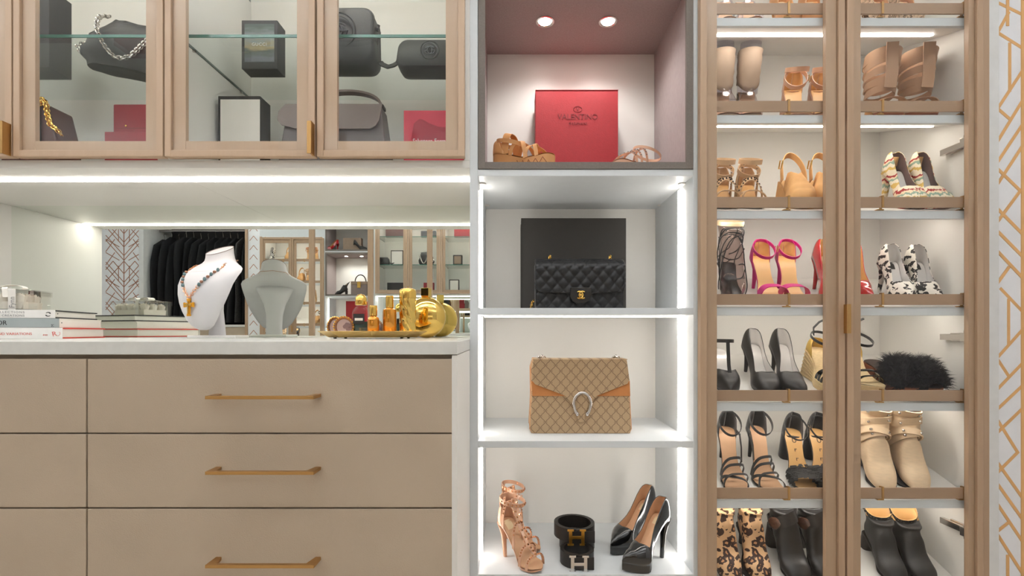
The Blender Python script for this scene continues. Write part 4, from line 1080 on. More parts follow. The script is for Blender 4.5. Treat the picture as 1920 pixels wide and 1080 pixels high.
for i, pl in enumerate(([(996, 714), (1066, 742), (998, 742)], [(1179, 713), (1112, 742), (1180, 742)])): MB().prism(gp(pl), -.0130, -.009, 'y').build('suede_panel', 'suedetan', GB, smooth=0, bevel=.0006)
flp = gp([(999, 673), (1173, 675), (1178, 712), (1174, 719), (1118, 741), (1100, 762), (1093, 790), (1084, 790), (1076, 762), (1058, 741), (1003, 720), (997, 712)])
b = MB(); b.prism(flp, -.0175, -.0130, 'y'); b.build('flap', 'mono', GB, smooth=0, bevel=.0012)
zt = Z_(674, 1.46) - Z_(812, 1.46)
MB().box(-.140, .140, -.0165, .058, zt - .001, zt + .0015).build('flap_top', 'mono', GB, smooth=0, bevel=.001)
b = MB(); hs = []
for i in range(21):
    a = math.radians(-52 + 284 * i / 20); hs.append((.003 + .0265 * math.cos(a) * (1 if math.sin(a) > -.1 else .92), -.0215, (Z_(757, 1.46) - Z_(812, 1.46)) + .036 * math.sin(a)))
b.tube(hs, [.0045 + .0006 * math.sin(i * 2.4) for i in range(21)], 8)
for e in (hs[0], hs[-1]): b.ball(e, .0068, 10, sz=(.8, .8, 1.1))
b.build('horseshoe_clasp', 'chrome', GB, smooth=70)
for px in (1014, 1156):
    x = X_(px, 1.46) - GB.location.x; b = MB()
    chain(b, [(x - .008, .028, zt - .001), (x - .002, .028, zt + .006), (x + .006, .030, zt + .008), (x + .014, .036, zt + .002)], .0046, .0016, .0065); b.build('chain', 'chrome', GB)
# shelf 3: studded heels, belts, platform pumps
z3 = tz[3]
def mk_rock(root, L, side):
    k = Last(L, .105, .004, 'almond', side=side, wb=.038)
    sole_part(k, root, 'nude'); insole_part(k, root, 'insole', True); heel_part(k, root, 'nude', 'stiletto', r=.0055)
    for a, b_, h, s in ((.80, .84, .034, 1), (.64, .62, .050, 1), (.44, .40, .066, 1), (.20, .22, .072, 1)): strap_arch(k, a, b_, h, 'nude', root, width=.009, studs='rosegold')
    pts = [k.p(.82, 0, .034), k.p(.63, 0, .048), k.p(.43, 0, .064), k.p(.32, 0, .082), k.p(.29, 0, .098)]
    o = MB().ribbon(pts, (1, 0, 0), .011, .002).build('t_strap', 'nude', root, smooth=60); fine = [Vector(a).lerp(Vector(b_), f) for a, b_ in zip(pts, pts[1:]) for f in (0, .33, .66)]; stud_row(fine, o, 'rosegold', r=.0045)
    upper_part(k, root, ['nude'], [(0, 84), (.1, 70), (.2, 8)], tv=2, t0=0, t1=.2, name='heel_cup', hs=.8)
    MB().ribbon([(0, k.y(.0) + .001, k.H + .03), (0, k.y(.0) + .002, k.H + .055), (0, k.y(.02), k.H + .078)], (1, 0, 0), .010, .002).build('heel_strap', 'nude', root)
    for h in (.072,):
        o = ankle_loop(k, root, 'nude', h, rx=.032, ry=.042, tilt=.12, width=.012, buckle='rosegold')
        stud_row(ring_pts((0, k.y(.1) - .030, k.H + h), .033, .043, 13, PI * .9, PI * 2.1, tilt=.12), o, 'rosegold', up=(0, -1, .2))
shoe(mk_rock, 'studded_heel', 'rear nude studded cage heel with ankle straps', 0, 944, 1.60, 1010, 1.475, -1, z=z3, group='nude studded cage heels')
shoe(mk_rock, 'studded_heel', 'front nude studded cage heel with ankle straps, nearest the shelf edge', 0, 940, 1.470, 1016, 1.355, 1, z=z3, group='nude studded cage heels')
def belt(label, px, D, z, R, H, loc_b=None, buckle=None, lab2=None, turns=3, open_r=.6):
    t = thing('coiled_belt', label, 'belt', (X_(px, D), D, z))
    b = MB(); pts = []
    for i in range(turns * 28 + 1):
        a = 2 * PI * i / 28 - PI * .5; r = R - .0042 * i / 28; pts.append((r * math.cos(a), r * math.sin(a), H / 2 + .0005))
    b.ribbon(pts, (0, 0, 1), H, .0032); b.build('strap', 'black', t, smooth=50)
    if buckle:
        hx, hz, y = .0285, .0215, -R - .0055; cz = H / 2
        bu = MB()
        for s in (-1, 1):
            bu.box(s * .0185 - .0048, s * .0185 + .0048, y - .003, y, cz - hz, cz + hz)
            for q in (-1, 1): bu.box(s * .0185 - .0095, s * .0185 + .0095, y - .0032, y + .0002, cz + q * hz - .0028, cz + q * hz + .0028)
        bu.box(-.0145, .0145, y - .0026, y, cz - .0045, cz + .0045)
        bu.build('buckle', buckle, t, smooth=0, bevel=.0007)
        bx2 = MB(); bx2.box(-.012, R * .86, -R - .0045, -R - .0015, .002, H - .002); bx2.build('belt_end', 'black', t, smooth=0, bevel=.001)
    return t
M['goldb'] = mat('brushed_gold', (222, 164, 74), .28, 1)
belt('coiled black belt under the gold buckled belt', 1081, 1.53, z3, .056, .038)
belt('coiled black belt with gold H buckle on top of another coil', 1076, 1.525, z3 + .0392, .0645, .040, buckle='goldb')
belt('coiled black belt with silver H buckle at the front', 1081, 1.425, z3, .0505, .040, buckle='chrome')
def mk_plat(root, L, side):
    mk_pump(root, L, side, up='blackp', lining='insole', H=.120, P=.020, toe='point', heelm='blackp', tv=.66, hr=.0065, wb=.041)
shoe(mk_plat, 'platform_pump', 'rear black patent platform pump with tan lining', 0, 1223, 1.575, 1143, 1.462, -1, z=z3, group='black patent platform pumps')
shoe(mk_plat, 'platform_pump', 'front black patent platform pump with tan lining, by the light strip', 0, 1249, 1.462, 1168, 1.358, 1, z=z3, group='black patent platform pumps')
# ------------------------------------------------------------------ things on the worktop
ZT = .92
BR = .314
FX, FD = -1.359, 1.4406
def book(label, z, th, dx, dd, depth, boards, spine, pages, over=.004, length=.33):
    t = thing('coffee_table_book', label, 'book', (FX + dx, FD + dd, z + .0003), BR)
    bt = .0038
    b = MB()
    b.box(-length, 0, 0, .0022, 0, th, 1)                                   # spine jacket
    b.box(-length, 0, .0022, depth, 0, bt); b.box(-length, 0, .0022, depth, th - bt, th)
    b.build('cover', [boards, spine], t, smooth=0, bevel=.0007, weld=False)
    MB().box(-length + .003, -over, .0024, depth - .004, bt + .0001, th - bt - .0001).build('page_block', pages, t, smooth=0)
    return t
b1 = book('bottom book with white spine and red covers under the rose box', ZT, .0325, 0, 0, .255, 'redline', 'whitebook', 'paper')
b2 = book('middle book with grey spine in the stack of three', ZT + .0331, .0275, -.010, .0, .250, 'paper', 'greybook', 'paper', over=.0005)
b3 = book('top book with white spine and black covers in the stack', ZT + .0613, .0245, -.022, .0, .245, 'ink', 'whitebook', 'paper')
text('THEMES AND VARIATIONS', .0105, (-.072, -.0004, .011), 'inkr', b1, align='RIGHT', sx=1.0)
text('R', .020, (-.012, -.0004, .009), 'inkr', b1, align='RIGHT', ry=-.2)
MB().tube([(-.014, -.0005, .010), (-.010, -.0005, .008), (-.006, -.0005, .012), (-.005, -.0005, .018), (-.008, -.0005, .020)], .0005, 4).build('flourish', 'inkr', b1)
for i, wd_ in enumerate(('VOLUME', 'NOTES', 'INDEX')): text('|||||||', .0045, (-.045 + i * .004, -.0004, .010), 'inkr', b1, ry=0, sx=.25)
text('DIOR', .0185, (-.122, -.0004, .0075), 'ink', b2, align='RIGHT', sx=.92)
text('M', .010, (-.012, -.0004, .010), 'ink', b2, align='RIGHT', ry=-PI / 2)
text('COLLECTIONS', .0088, (-.072, -.0004, .0140), 'inkg', b3, align='RIGHT', space=1.35)
text('AND CREATIONS', .0088, (-.072, -.0004, .0040), 'inkg', b3, align='RIGHT', space=1.15)
for s in (0, PI):
    pts = [(-.0165 + .0058 * math.cos(a + s), -.0005, .0115 + .0058 * math.sin(a + s)) for a in [.35 + 2.2 * i / 10 for i in range(11)]]
    MB().tube(pts, [.0017 - .0010 * i / 10 for i in range(11)], 5).build('emblem', 'ink', b3)
for bk, zz in ((b3, .012), (b2, .013)): MB().box(-.0002, .0004, .012, .0155, zz, zz + .003).build('edge_mark', 'ink', bk, smooth=0)
# acrylic box of preserved roses
ZB = ZT + .0613 + .0245 + .0006
RB = thing('rose_box', 'clear acrylic box of cream roses tied with white ribbon on the books', 'flower box', (-1.585, 1.475, ZB), BR)
w2, d2, h2, tk = .100, .055, .058, .0025
for nm, q in (('side_wall', (-w2, w2, -d2, -d2 + tk)), ('side_wall', (-w2, w2, d2 - tk, d2)), ('side_wall', (-w2, -w2 + tk, -d2 + tk, d2 - tk)), ('side_wall', (w2 - tk, w2, -d2 + tk, d2 - tk))):
    MB().box(q[0], q[1], q[2], q[3], .0004, h2).build(nm, 'clearg', RB, smooth=0)
MB().box(-w2 + tk, w2 - tk, -d2 + tk, d2 - tk, .0004, .003).build('base', 'clearg', RB, smooth=0)
ld = MB().box(-w2 - .003, w2 + .003, -d2 - .003, d2 + .003, h2 + .0005, h2 + .004).build('lid', 'clearg', RB, smooth=0)
for q in ((-w2 - .003, w2 + .003, -d2 - .003, -d2 - .0005), (-w2 - .003, w2 + .003, d2 + .0005, d2 + .003), (-w2 - .003, -w2 - .0005, -d2, d2), (w2 + .0005, w2 + .003, -d2, d2)):
    MB().box(q[0], q[1], q[2], q[3], h2 - .012, h2 + .0005).build('lid_rim', 'clearg', ld, smooth=0)
ins = MB()
for s in (-1, 1): ins.prism([(-w2 + .012, .004), (w2 - .022, .004), (w2 - .017, .026), (-w2 + .009, .026)], s * (d2 - .010), s * (d2 - .0085), 'y')
ins.prism([(-d2 + .010, .004), (d2 - .010, .004), (d2 - .010, .026), (-d2 + .010, .026)], w2 - .020, w2 - .0185, 'x')
ins.build('paper_liner', 'rose', RB, smooth=0)
rnd = random.Random(11)
for i in range(5):
    for j in range(3):
        c = (-w2 + .022 + i * .036, -d2 + .022 + j * .033, .036); b = MB()
        for ring_ in range(3):
            for p in range(5):
                a0 = 2 * PI * p / 5 + ring_ * .6 + i + j; r = .0185 - ring_ * .0052; rows = []
                for u in range(3):
                    rows.append([(c[0] + (r * (.75 + .25 * u / 2)) * math.cos(a0 + (v - 1.5) * .42), c[1] + (r * (.75 + .25 * u / 2)) * math.sin(a0 + (v - 1.5) * .42),
                                  c[2] + .022 * u / 2 - .012 + .004 * ring_ - .003 * abs(v - 1.5) * (u == 2)) for v in range(4)])
                b.surf(rows)
        b.ball((c[0], c[1], c[2] + .006), .006, 6)
        b.build('rose', 'rose', RB, smooth=70)
rbn = MB()
rbn.ribbon([(.022, -d2 - .0045, .002), (.020, -d2 - .0045, .02), (.010, -d2 - .0045, .045), (.008, -d2 - .0045, h2 + .0055), (.008, d2 + .0045, h2 + .0055)], (1, 0, 0), .004, .0008)
rbn.ribbon([(.062, -d2 - .0045, .001), (.062, -d2 - .0045, h2 + .0055), (.062, d2 + .0045, h2 + .0055), (.062, d2 + .0045, .002)], (1, 0, 0), .018, .0008)
for s in (-1, 1):
    rbn.ribbon([(s * (.003 + .030 * (1 - math.cos(a))), 0, h2 + .006 + .008 * (a / 4) + .011 * math.sin(a)) for a in [2 * PI * i / 18 for i in range(1, 18)]], (0, 1, 0), .026, .0008)
    rbn.ribbon([(s * .002, -.006, h2 + .012), (s * .03, -.03, h2 + .012), (s * .045, -d2 - .004, h2 + .006), (s * .048, -d2 - .006, h2 - .02)], (1, .4, 0), .012, .0008)
rbn.build('ribbon', 'paper', RB, smooth=60)
text('Fynn', .018, (.0685, -d2 - .0052, .006), 'inkg', RB, ry=-PI / 2, align='LEFT')
b = MB()
for i in range(2): b.tube([(-.060 + (.032 - .006 * i) * math.cos(2 * PI * k / 28), -d2 - .0008, .030 + (.016 - .004 * i) * math.sin(2 * PI * k / 28)) for k in range(28)], .0007, 4, closed=True)
b.build('gold_emblem', 'gold', RB)
# necklace bust
BU = thing('necklace_bust', 'white suede necklace display bust with a beaded cross necklace', 'display bust', (-.972, 1.575, ZT), -.36)
st = [(.026, .012, -.050, .010, -.004), (.030, .028, -.051, .014, -.008), (.040, .047, -.053, .020, -.012), (.058, .063, -.055, .027, -.017), (.085, .080, -.055, .036, -.022), (.112, .094, -.052, .044, -.024), (.14, .105, -.047, .050, -.022),
      (.17, .113, -.040, .053, -.016), (.195, .119, -.028, .053, -.006), (.211, .120, -.016, .050, .006), (.222, .114, -.008, .046, .016), (.231, .100, -.003, .042, .024), (.239, .082, 0, .039, .030), (.247, .065, .002, .037, .034), (.257, .053, .003, .036, .036), (.270, .047, .003, .036, .036), (.286, .044, .003, .036, .036)]
def bsec(z):
    for a, b in zip(st, st[1:]):
        if z <= b[0]: f = (z - a[0]) / (b[0] - a[0]); return [p + (q - p) * f for p, q in zip(a, b)]
    return st[-1]
b = MB(); rings = []
for (z, rx, c, df, db) in st:
    n = 40; rg = []
    for j in range(n):
        a = 2 * PI * j / n; x = rx * math.cos(a); s = math.sin(a)
        y = c - df * abs(s) if s < 0 else c + db * s
        rg.append((x, y, z + max(0, z - .238) / .048 * (.55 * y)))
    rings.append(rg)
b.loft(rings); b.build('body', 'bust', BU, smooth=55)
b = MB(); b.loft([[(rx * math.cos(2 * PI * j / 24), -.006 + ry * math.sin(2 * PI * j / 24) + yc, z) for j in range(24)] for z, rx, ry, yc in ((.008, .031, .020, 0), (.04, .029, .018, 0), (.09, .031, .022, -.010), (.13, .040, .030, -.018), (.17, .058, .036, -.022), (.195, .070, .034, -.030), (.212, .074, .020, -.040))])
b.build('stand_post', 'bust', BU, smooth=60)
bs = MB(); bs.box(-.075, .075, -.045, .045, 0, .0095); bo = bs.build('base', 'whitebook', BU, smooth=0, bevel=.002); bo.rotation_euler = (0, 0, .42)
zc = .286; b = MB(); b.tube([(rx_[0], rx_[1], rx_[2] + .0008) for rx_ in rings[-1]], .0010, 5, closed=True); b.build('neck_seam', 'taupel', BU)
NK = thing('bead_necklace', 'gold necklace of teal and copper beads with a gold cross', 'necklace', BU.location, -.36)
def onb(x, z, off=.0035):
    zz, rx, c, df, db = bsec(z); s = math.sqrt(max(0, 1 - min(1, abs(x) / rx) ** 2)); return Vector((x, c - df * s - off, z))
def side(sg):
    keys = [(0, .124), (.020, .146), (.045, .178), (.066, .206), (.073, .219), (.071, .229), (.064, .238)]
    return [onb(sg * a, b_) for a, b_ in keys]
def along(pts, f):
    L = [0]
    for a, b_ in zip(pts, pts[1:]): L.append(L[-1] + (b_ - a).length)
    s = f * L[-1]
    for i in range(len(L) - 1):
        if s <= L[i + 1] + 1e-9: return pts[i].lerp(pts[i + 1], (s - L[i]) / (L[i + 1] - L[i]))
    return pts[-1]
for sg, n0 in ((-1, 6), (1, 7)):
    pts = side(sg); dn = [along(pts, i / 40) for i in range(41)]
    b = MB(); chain(b, dn[:13], .0042, .0008, .0068); chain(b, dn[33:], .0030, .0008, .0048); b.tube(dn[12:34], .0007, 5)
    b.tube([dn[-1], Vector((sg * .062, .006, .246)), Vector((sg * .046, .034, .258)), Vector((0, .044, .262))], .0009, 5)
    b.build('chain', 'rosegold', NK)
    for i in range(n0):
        p = along(pts, .34 + .5 * i / n0)
        if i % 2 == 0: MB().ball(p + Vector((0, -.002, 0)), .0062, 10, sz=(.85, .7, 1.1)).build('teal_bead', 'gem', NK, label='teal stone bead')
        else: MB().ball(p + Vector((0, -.002, 0)), .0048, 9).build('copper_bead', 'copper', NK, label='faceted copper bead')
p = onb(0, .124)
b = MB(); b.tube([p + Vector((.004 * math.cos(2 * PI * i / 12), -.001, -.004 + .005 * math.sin(2 * PI * i / 12))) for i in range(12)], .0009, 5, closed=True); b.build('pendant_loop', 'rosegold', NK)
cp = onb(0, .095, .005)
b = MB(); b.box(-.0062, .0062, cp.y - .004, cp.y, .072, .120); b.box(-.0195, .0195, cp.y - .004, cp.y, .098, .110)
cr_ = b.build('cross_pendant', 'crossg', NK, smooth=0, bevel=.0012)
for q in ((0, .120, .0075, .003), (0, .072, .0075, .003), (.0195, .104, .003, .0075), (-.0195, .104, .003, .0075)):
    MB().box(q[0] - q[2], q[0] + q[2], cp.y - .0045, cp.y + .0002, q[1] - q[3], q[1] + q[3]).build('cross_tip', 'crossg', cr_, smooth=0, bevel=.001)
b = MB(); b.box(-.0028, .0028, cp.y - .0055, cp.y - .003, .078, .115); b.box(-.015, .015, cp.y - .0055, cp.y - .003, .1015, .1065); b.build('cross_inlay', 'gold', cr_, smooth=0)
# gold tray and what stands on it
TR = thing('gold_tray', 'shallow faceted gold tray holding the perfume bottles', 'tray', (X_(699, 1.485), 1.485, ZT))
def octo(rx, ry, z): return [(rx * math.cos(-PI / 2 + .12 + 2 * PI * i / 8), ry * math.sin(-PI / 2 + .12 + 2 * PI * i / 8), z) for i in range(8)]
b = MB(); b.loft([octo(.135, .068, .004), octo(.168, .094, .0225), octo(.166, .092, .0232), octo(.132, .066, .0075)]); b.build('dish', 'trayg', TR, smooth=0)
for sx in (-1, 1):
    for sy in (-1, 1): MB().lathe([(.004, 0), (.0045, .0042)], 10, (sx * .10, sy * .045, 0)).build('foot', 'ink', TR)
TZ = ZT + .0078
def at(px, D): return (X_(px, D), D, TZ)
def zr(py, D): return Z_(py, D) - TZ
D_ = 1.46
t = thing('perfume_bottle', 'small amber gold perfume bottle at the front of the tray', 'perfume bottle', at(700, 1.445))
h = zr(573, 1.445); r = .0176
MB().lathe([(r * .9, 0), (r, .003), (r, h * .52), (r * .93, h * .60), (r * .55, h * .645), (r * .5, h * .66)], 28, (0, 0, 0)).build('body', 'amber', t, smooth=50)
MB().lathe([(.0105, h * .66), (.0115, h * .67), (.0115, h - .003), (.0105, h), (.0001, h)], 24, (0, 0, 0)).build('cap', 'gold', t, smooth=40)
t = thing('perfume_bottle', 'medium amber gold perfume bottle left of the ribbed canister', 'perfume bottle', at(730.5, 1.465))
h = zr(555, 1.465); r = .0206
MB().lathe([(r * .92, 0), (r, .003), (r, h * .60), (r * .95, h * .66), (r * .6, h * .695), (r * .5, h * .70)], 30, (0, 0, 0)).build('body', 'amber', t, smooth=50)
MB().lathe([(.011, h * .70), (.0118, h * .705), (.0118, h - .003), (.011, h), (.0001, h)], 24, (0, 0, 0)).build('cap', 'gold', t, smooth=40)
t = thing('perfume_canister', 'tall gold perfume canister with swirled ribs', 'perfume bottle', at(764.5, 1.485))
h = zr(540, 1.485); r = .0258; b = MB(); rings = []
for i in range(25):
    f = i / 24; n = 56; rg = []
    for j in range(n):
        a = 2 * PI * j / n; rr = r * (.91 + .09 * abs(math.sin(4 * (a + f * 2.6)))) if .02 < f < .98 else r * .97
        rg.append((rr * math.cos(a), rr * math.sin(a), h * .78 * f))
    rings.append(rg)
b.loft(rings); b.build('body', 'goldv', t, smooth=50)
MB().lathe([(r * 1.02, h * .782), (r * 1.02, h * .92), (r * .93, h * .965), (r * .6, h * .99), (.0001, h)], 36, (0, 0, 0)).build('cap', 'gold', t, smooth=50)
t = thing('perfume_bottle', 'clear perfume bottle with rounded gold cap and dark label', 'perfume bottle', at(677, 1.505))
h = zr(551, 1.505); r = .0275
MB().lathe([(r * .95, 0), (r, .003), (r, h * .50), (r * .92, h * .60), (r * .6, h * .68), (r * .34, h * .71), (r * .33, h * .73)], 30, (0, 0, 0), sy=.75).build('body', 'clearg', t, smooth=50)
MB().lathe([(r * .88, .004), (r * .9, h * .34), (.0001, h * .34)], 24, (0, 0, 0), sy=.7).build('perfume', 'teal', t)
MB().lathe([(r * .62, h * .73), (r * .66, h * .76), (r * .62, h * .90), (r * .40, h * .975), (.0001, h)], 28, (0, 0, 0)).build('cap', 'gold', t, smooth=60)
MB().box(-r * .62, r * .62, -r * .80, -r * .77, h * .28, h * .52).build('label_plate', 'ink', t, smooth=0)
MB().box(-r * .45, r * .45, -r * .82, -r * .80, h * .36, h * .42).build('label_band', 'paper', t, smooth=0)
t = thing('cut_glass_dish', 'tiny cut glass dish between the perfume bottles', 'dish', at(684, 1.465))
MB().lathe([(.009, 0), (.010, .003), (.014, .012), (.019, .026), (.0178, .026), (.012, .012), (.004, .004)], 12, (0, 0, 0)).build('bowl', 'clearg', t, smooth=0)
def oval_frame(label, px, D, w, hh, rz):
    t = thing('jewelled_frame', label, 'picture frame', at(px, D), rz)
    ring_ = [(w * math.cos(2 * PI * i / 40), 0, hh + hh * math.sin(2 * PI * i / 40)) for i in range(40)]
    MB().tube(ring_, .0045, 8, closed=True).build('rim', 'copper', t)
    for i in range(24):
        a = 2 * PI * i / 24; MB().ball((w * 1.10 * math.cos(a), -.004, hh + hh * 1.10 * math.sin(a)), .0031, 7).build('bead', 'gold', t)
    MB().prism([(p[0] * .93, hh + (p[2] - hh) * .93) for p in ring_], .0, .004, 'y').build('picture', 'photo', t, smooth=0)
    b = MB(); b.box(-.004, .004, .004, .0055, hh * .3, hh * 1.5); b.box(-.004, .004, .004, .016, .0002, .002); b.build('easel', 'copper', t, smooth=0)
M['photo'] = spots('faded_portrait', (186, 164, 164), (136, 112, 116), (120, 96, 100), 34, .25)
oval_frame('rear oval jewelled picture frame at the left end of the tray', 629, 1.525, .0215, .0285, .2)
oval_frame('front oval jewelled picture frame with beaded rim', 645, 1.49, .0265, .0285, .12)
VS = thing('gold_vase', 'round mirror gold vase with a square neck right of the tray', 'vase', (X_(799, 1.605), 1.605, ZT), -.25)
R = .0685; b = MB(); rings = []
for i in range(29):
    a = -PI / 2 + PI * (i + .6) / 29.2; z = R * math.sin(a) + R; rr = R * math.cos(a)
    rings.append([(rr * math.copysign(abs(math.cos(2 * PI * j / 48)) ** .95, math.cos(2 * PI * j / 48)), .58 * rr * math.sin(2 * PI * j / 48), max(z, 0) + .0002) for j in range(48)])
b.loft(rings); b.build('body', 'goldv', VS, smooth=80)
b = MB(); nz = Z_(540, 1.6) - ZT
b.loft([[(s * x, s * .8 * y, z) for x, y in ((-1, -1), (1, -1), (1, 1), (-1, 1))] for s, z in ((.0105, .132), (.0125, .137), (.0140, .141), (.0140, nz), (.0118, nz), (.0110, .145))]); b.build('neck', 'goldv', VS, smooth=0, bevel=.001)
# ------------------------------------------------------------------ things behind the upper glass doors
ZG = Z_(68, 1.39) + .0045; ZL = ZU0 + .0225
t = box_thing('storage_box', 'tall black box on the glass shelf beside the chain bag', 'box', X_(14, 1.56), X_(92, 1.56), 1.56, 1.64, ZG, ZG + .26, 'blackcard')
# slouchy chain bag
BG = thing('chain_handbag', 'slouchy black handbag with silver chain strap on the glass shelf', 'handbag', (X_(236, 1.60), 1.60, ZG), .50)
b = MB(); rings = []
for q in range(11):
    f = q / 10; z = .168 * f; hx = tab([(0, .098), (.25, .118), (.6, .098), (1, .062)], f); hy = tab([(0, .040), (.3, .052), (.7, .042), (1, .014)], f)
    sh = .004 * math.sin(q * 1.9); cx = tab([(0, 0), (.5, .006), (1, .034)], f)
    rings.append([(cx + sh + hx * math.copysign(abs(math.cos(2 * PI * j / 28)) ** .75, math.cos(2 * PI * j / 28)), hy * math.copysign(abs(math.sin(2 * PI * j / 28)) ** .75, math.sin(2 * PI * j / 28)) + .003 * math.sin(j * 1.7 + q), z + .0005) for j in range(28)])
b.loft(rings); b.build('body', 'charcoal', BG, smooth=70)
b = MB(); cp_ = [(-.040, -.010, .172), (-.060, -.035, .150), (-.062, -.058, .100), (-.040, -.064, .045), (-.012, -.068, .018), (.020, -.066, .030), (.050, -.060, .075), (.078, -.045, .130), (.084, -.015, .168)]
sp = [Vector(.5 * (2 * Vector(b_) + (Vector(c) - Vector(a)) * t_ + (2 * Vector(a) - 5 * Vector(b_) + 4 * Vector(c) - Vector(d)) * t_ ** 2 + (3 * Vector(b_) - Vector(a) - 3 * Vector(c) + Vector(d)) * t_ ** 3))
      for a, b_, c, d in zip([cp_[0]] + cp_, cp_, cp_[1:], cp_[2:] + [cp_[-1]]) for t_ in (0, .25, .5, .75)]
chain(b, sp, .0062, .0022, .0085, 8); b.build('chain_strap', 'chrome', BG, smooth=60)
b = MB(); chain(b, [(-.112, -.02, .03), (-.120, -.012, .05), (-.105, .0, .075)], .005, .002, .008); b.build('side_chain', 'chrome', BG)
# framed picture box
m_, nt_, b_ = raw('dusk_landscape_print')
q_ = xyz(nt_, coords(nt_)); n_ = noise(nt_, coords(nt_, (1, 1, 3)), 26, 5)
f_ = q_[2] * 7.2 + n_ * .45 - .2
cr = nt_.nodes.new('ShaderNodeValToRGB')
for i_, (p_, c_) in enumerate(((0, (52, 58, 56)), (.25, (120, 122, 130)), (.42, (84, 92, 84)), (.55, (176, 158, 116)), (.72, (150, 160, 160)), (1, (74, 90, 84)))):
    e_ = cr.color_ramp.elements[i_] if i_ < 2 else cr.color_ramp.elements.new(p_)
    e_.position = p_; e_.color = lin(c_)
nt_.links.new(f_.s, cr.inputs[0]); nt_.links.new(cr.outputs[0], b_.inputs['Base Color']); M['scape'] = m_
x0, x1 = X_(453, 1.57), X_(520, 1.57); h = Z_(38, 1.57) - ZG
pb = box_thing('gift_box', 'small black box with a landscape print on the glass shelf', 'box', x0, x1, 1.57, 1.625, ZG, ZG + h, 'blackcard')
wx = (x1 - x0) / 2
MB().box(-wx + .010, wx - .010, -.0283, -.0270, .022, h - .012).build('print', 'scape', pb, smooth=0)
text('GUCCI', .0145, (0, -.0290, h * .47), 'white_ink', pb, space=1.15)
def emblem_gg(b, cx, cz, y, r, w):
    """two interlocking letters inside a ring, as raised cord"""
    b.tube([(cx + r * math.cos(2 * PI * i / 36), y, cz + r * math.sin(2 * PI * i / 36)) for i in range(36)], w, 6, closed=True)
    b.tube([(cx + r * .82 * math.cos(2 * PI * i / 36), y + .001, cz + r * .82 * math.sin(2 * PI * i / 36)) for i in range(36)], w * .6, 5, closed=True)
    for s in (1, -1):
        pts = [(cx + s * (r * .14 + r * .40 * math.cos(a)), y - .001 * s, cz + s * 0 + r * .40 * math.sin(a)) for a in [math.radians(40 + 280 * i / 20) for i in range(21)]]
        pts += [(cx + s * (r * .14 + r * .42), y - .001 * s, cz - r * .02), (cx + s * (r * .14), y - .001 * s, cz - r * .02)]
        b.tube(pts, w * 1.1, 6)
def soft_bag(root, hx, hy, h, m, taper=.94, r=.025):
    b = MB(); rings = []
    for y, s, ds in ((-hy, .93, 0), (-hy * .86, .985, 0), (-hy * .4, 1, 0), (hy * .4, 1, 0), (hy * .86, .985, 0), (hy, .93, 0)):
        pts = rrect(-hx * s, hx * s, h / 2 - h / 2 * s, h / 2 + h / 2 * s, r, 6)
        rings.append([(p[0] * (1 - (1 - taper) * p[1] / h), y * (1 - .35 * (p[1] / h)), max(p[1], .0004)) for p in pts])
    return b.loft(rings).build('body', m, root, smooth=60)
GG = thing('camera_handbag', 'black rounded handbag with a large embossed round emblem', 'handbag', (X_(645, 1.575), 1.575, ZG))
soft_bag(GG, .112, .055, .182, 'charcoal', .95, .034)
b = MB(); emblem_gg(b, -.004, .098, -.0475, .058, .0030); b.build('emblem', 'black', GG, smooth=60)
b = MB()
for s in (-1, 1): b.tube([(p[0] * .985, s * .045 * (1 - .35 * p[1] / .182), p[1]) for p in rrect(-.110, .110, .004, .180, .036, 6)], .0022, 5, closed=True)
b.build('piping', 'black', GG)
b = MB(); b.ribbon([(.104, .0, .135), (.118, -.004, .125), (.119, -.008, .10), (.112, -.010, .08)], (0, 1, 0), .016, .003); b.tube([(.113, -.008, .142), (.119, -.008, .139), (.117, -.008, .132)], .0022, 6); b.build('side_tab', 'charcoal', GG)
PO = thing('small_pouch', 'small black zip pouch with round emblem and wrist strap', 'pouch', (X_(803, 1.60), 1.60, ZG))
soft_bag(PO, .102, .045, .098, 'charcoal', .90, .030)
b = MB(); emblem_gg(b, .012, .055, -.0395, .030, .0020); b.build('emblem', 'blackp', PO, smooth=60)
b = MB(); b.tube([(x, -.004, .098) for x in [-.082 + .164 * i / 12 for i in range(13)]], .002, 6); b.build('zip', 'chrome', PO)
b = MB(); b.ribbon([(-.098, -.012, .030), (-.112, -.014, .020), (-.130, -.016, .014), (-.150, -.012, .024), (-.158, -.008, .034)], (0, .5, 1), .018, .004); b.tube([(-.100, -.012, .042), (-.104, -.014, .030), (-.098, -.012, .022)], .0024, 6); b.build('wrist_strap', 'charcoal', PO)
# lower row
BC = thing('flap_handbag', 'dark brown handbag with gold chain handle behind the left glass door', 'handbag', (X_(85, 1.58), 1.58, ZL))
hB = Z_(199, 1.55) - ZL
b = MB(); b.loft([[(s * p[0] + .0, y, p[1] + .0004) for p in [(-.10, 0), (.088, 0), (.078, hB * .55), (.050, hB), (-.10, hB)]] for y, s in ((-.045, 1), (.045, 1))]); b.build('body', 'brown', BC, smooth=0, bevel=.006)
b = MB(); b.loft([[(p[0], y, p[1]) for p in [(-.105, hB * .5), (-.105, hB + .004), (.030, hB + .004), (.034, hB * .45)]] for y in (-.052, -.046)]); b.build('flap', 'black', BC, smooth=0, bevel=.002)
b = MB(); cpts = [(.030, -.052, hB - .006), (.044, -.054, hB + .012), (.058, -.056, hB - .004), (.062, -.058, hB - .035), (.072, -.058, hB - .072), (.092, -.056, hB - .088), (.100, -.05, hB - .10)]
chain(b, cpts, .0058, .0026, .0075); b.build('chain_handle', 'gold', BC, smooth=60)
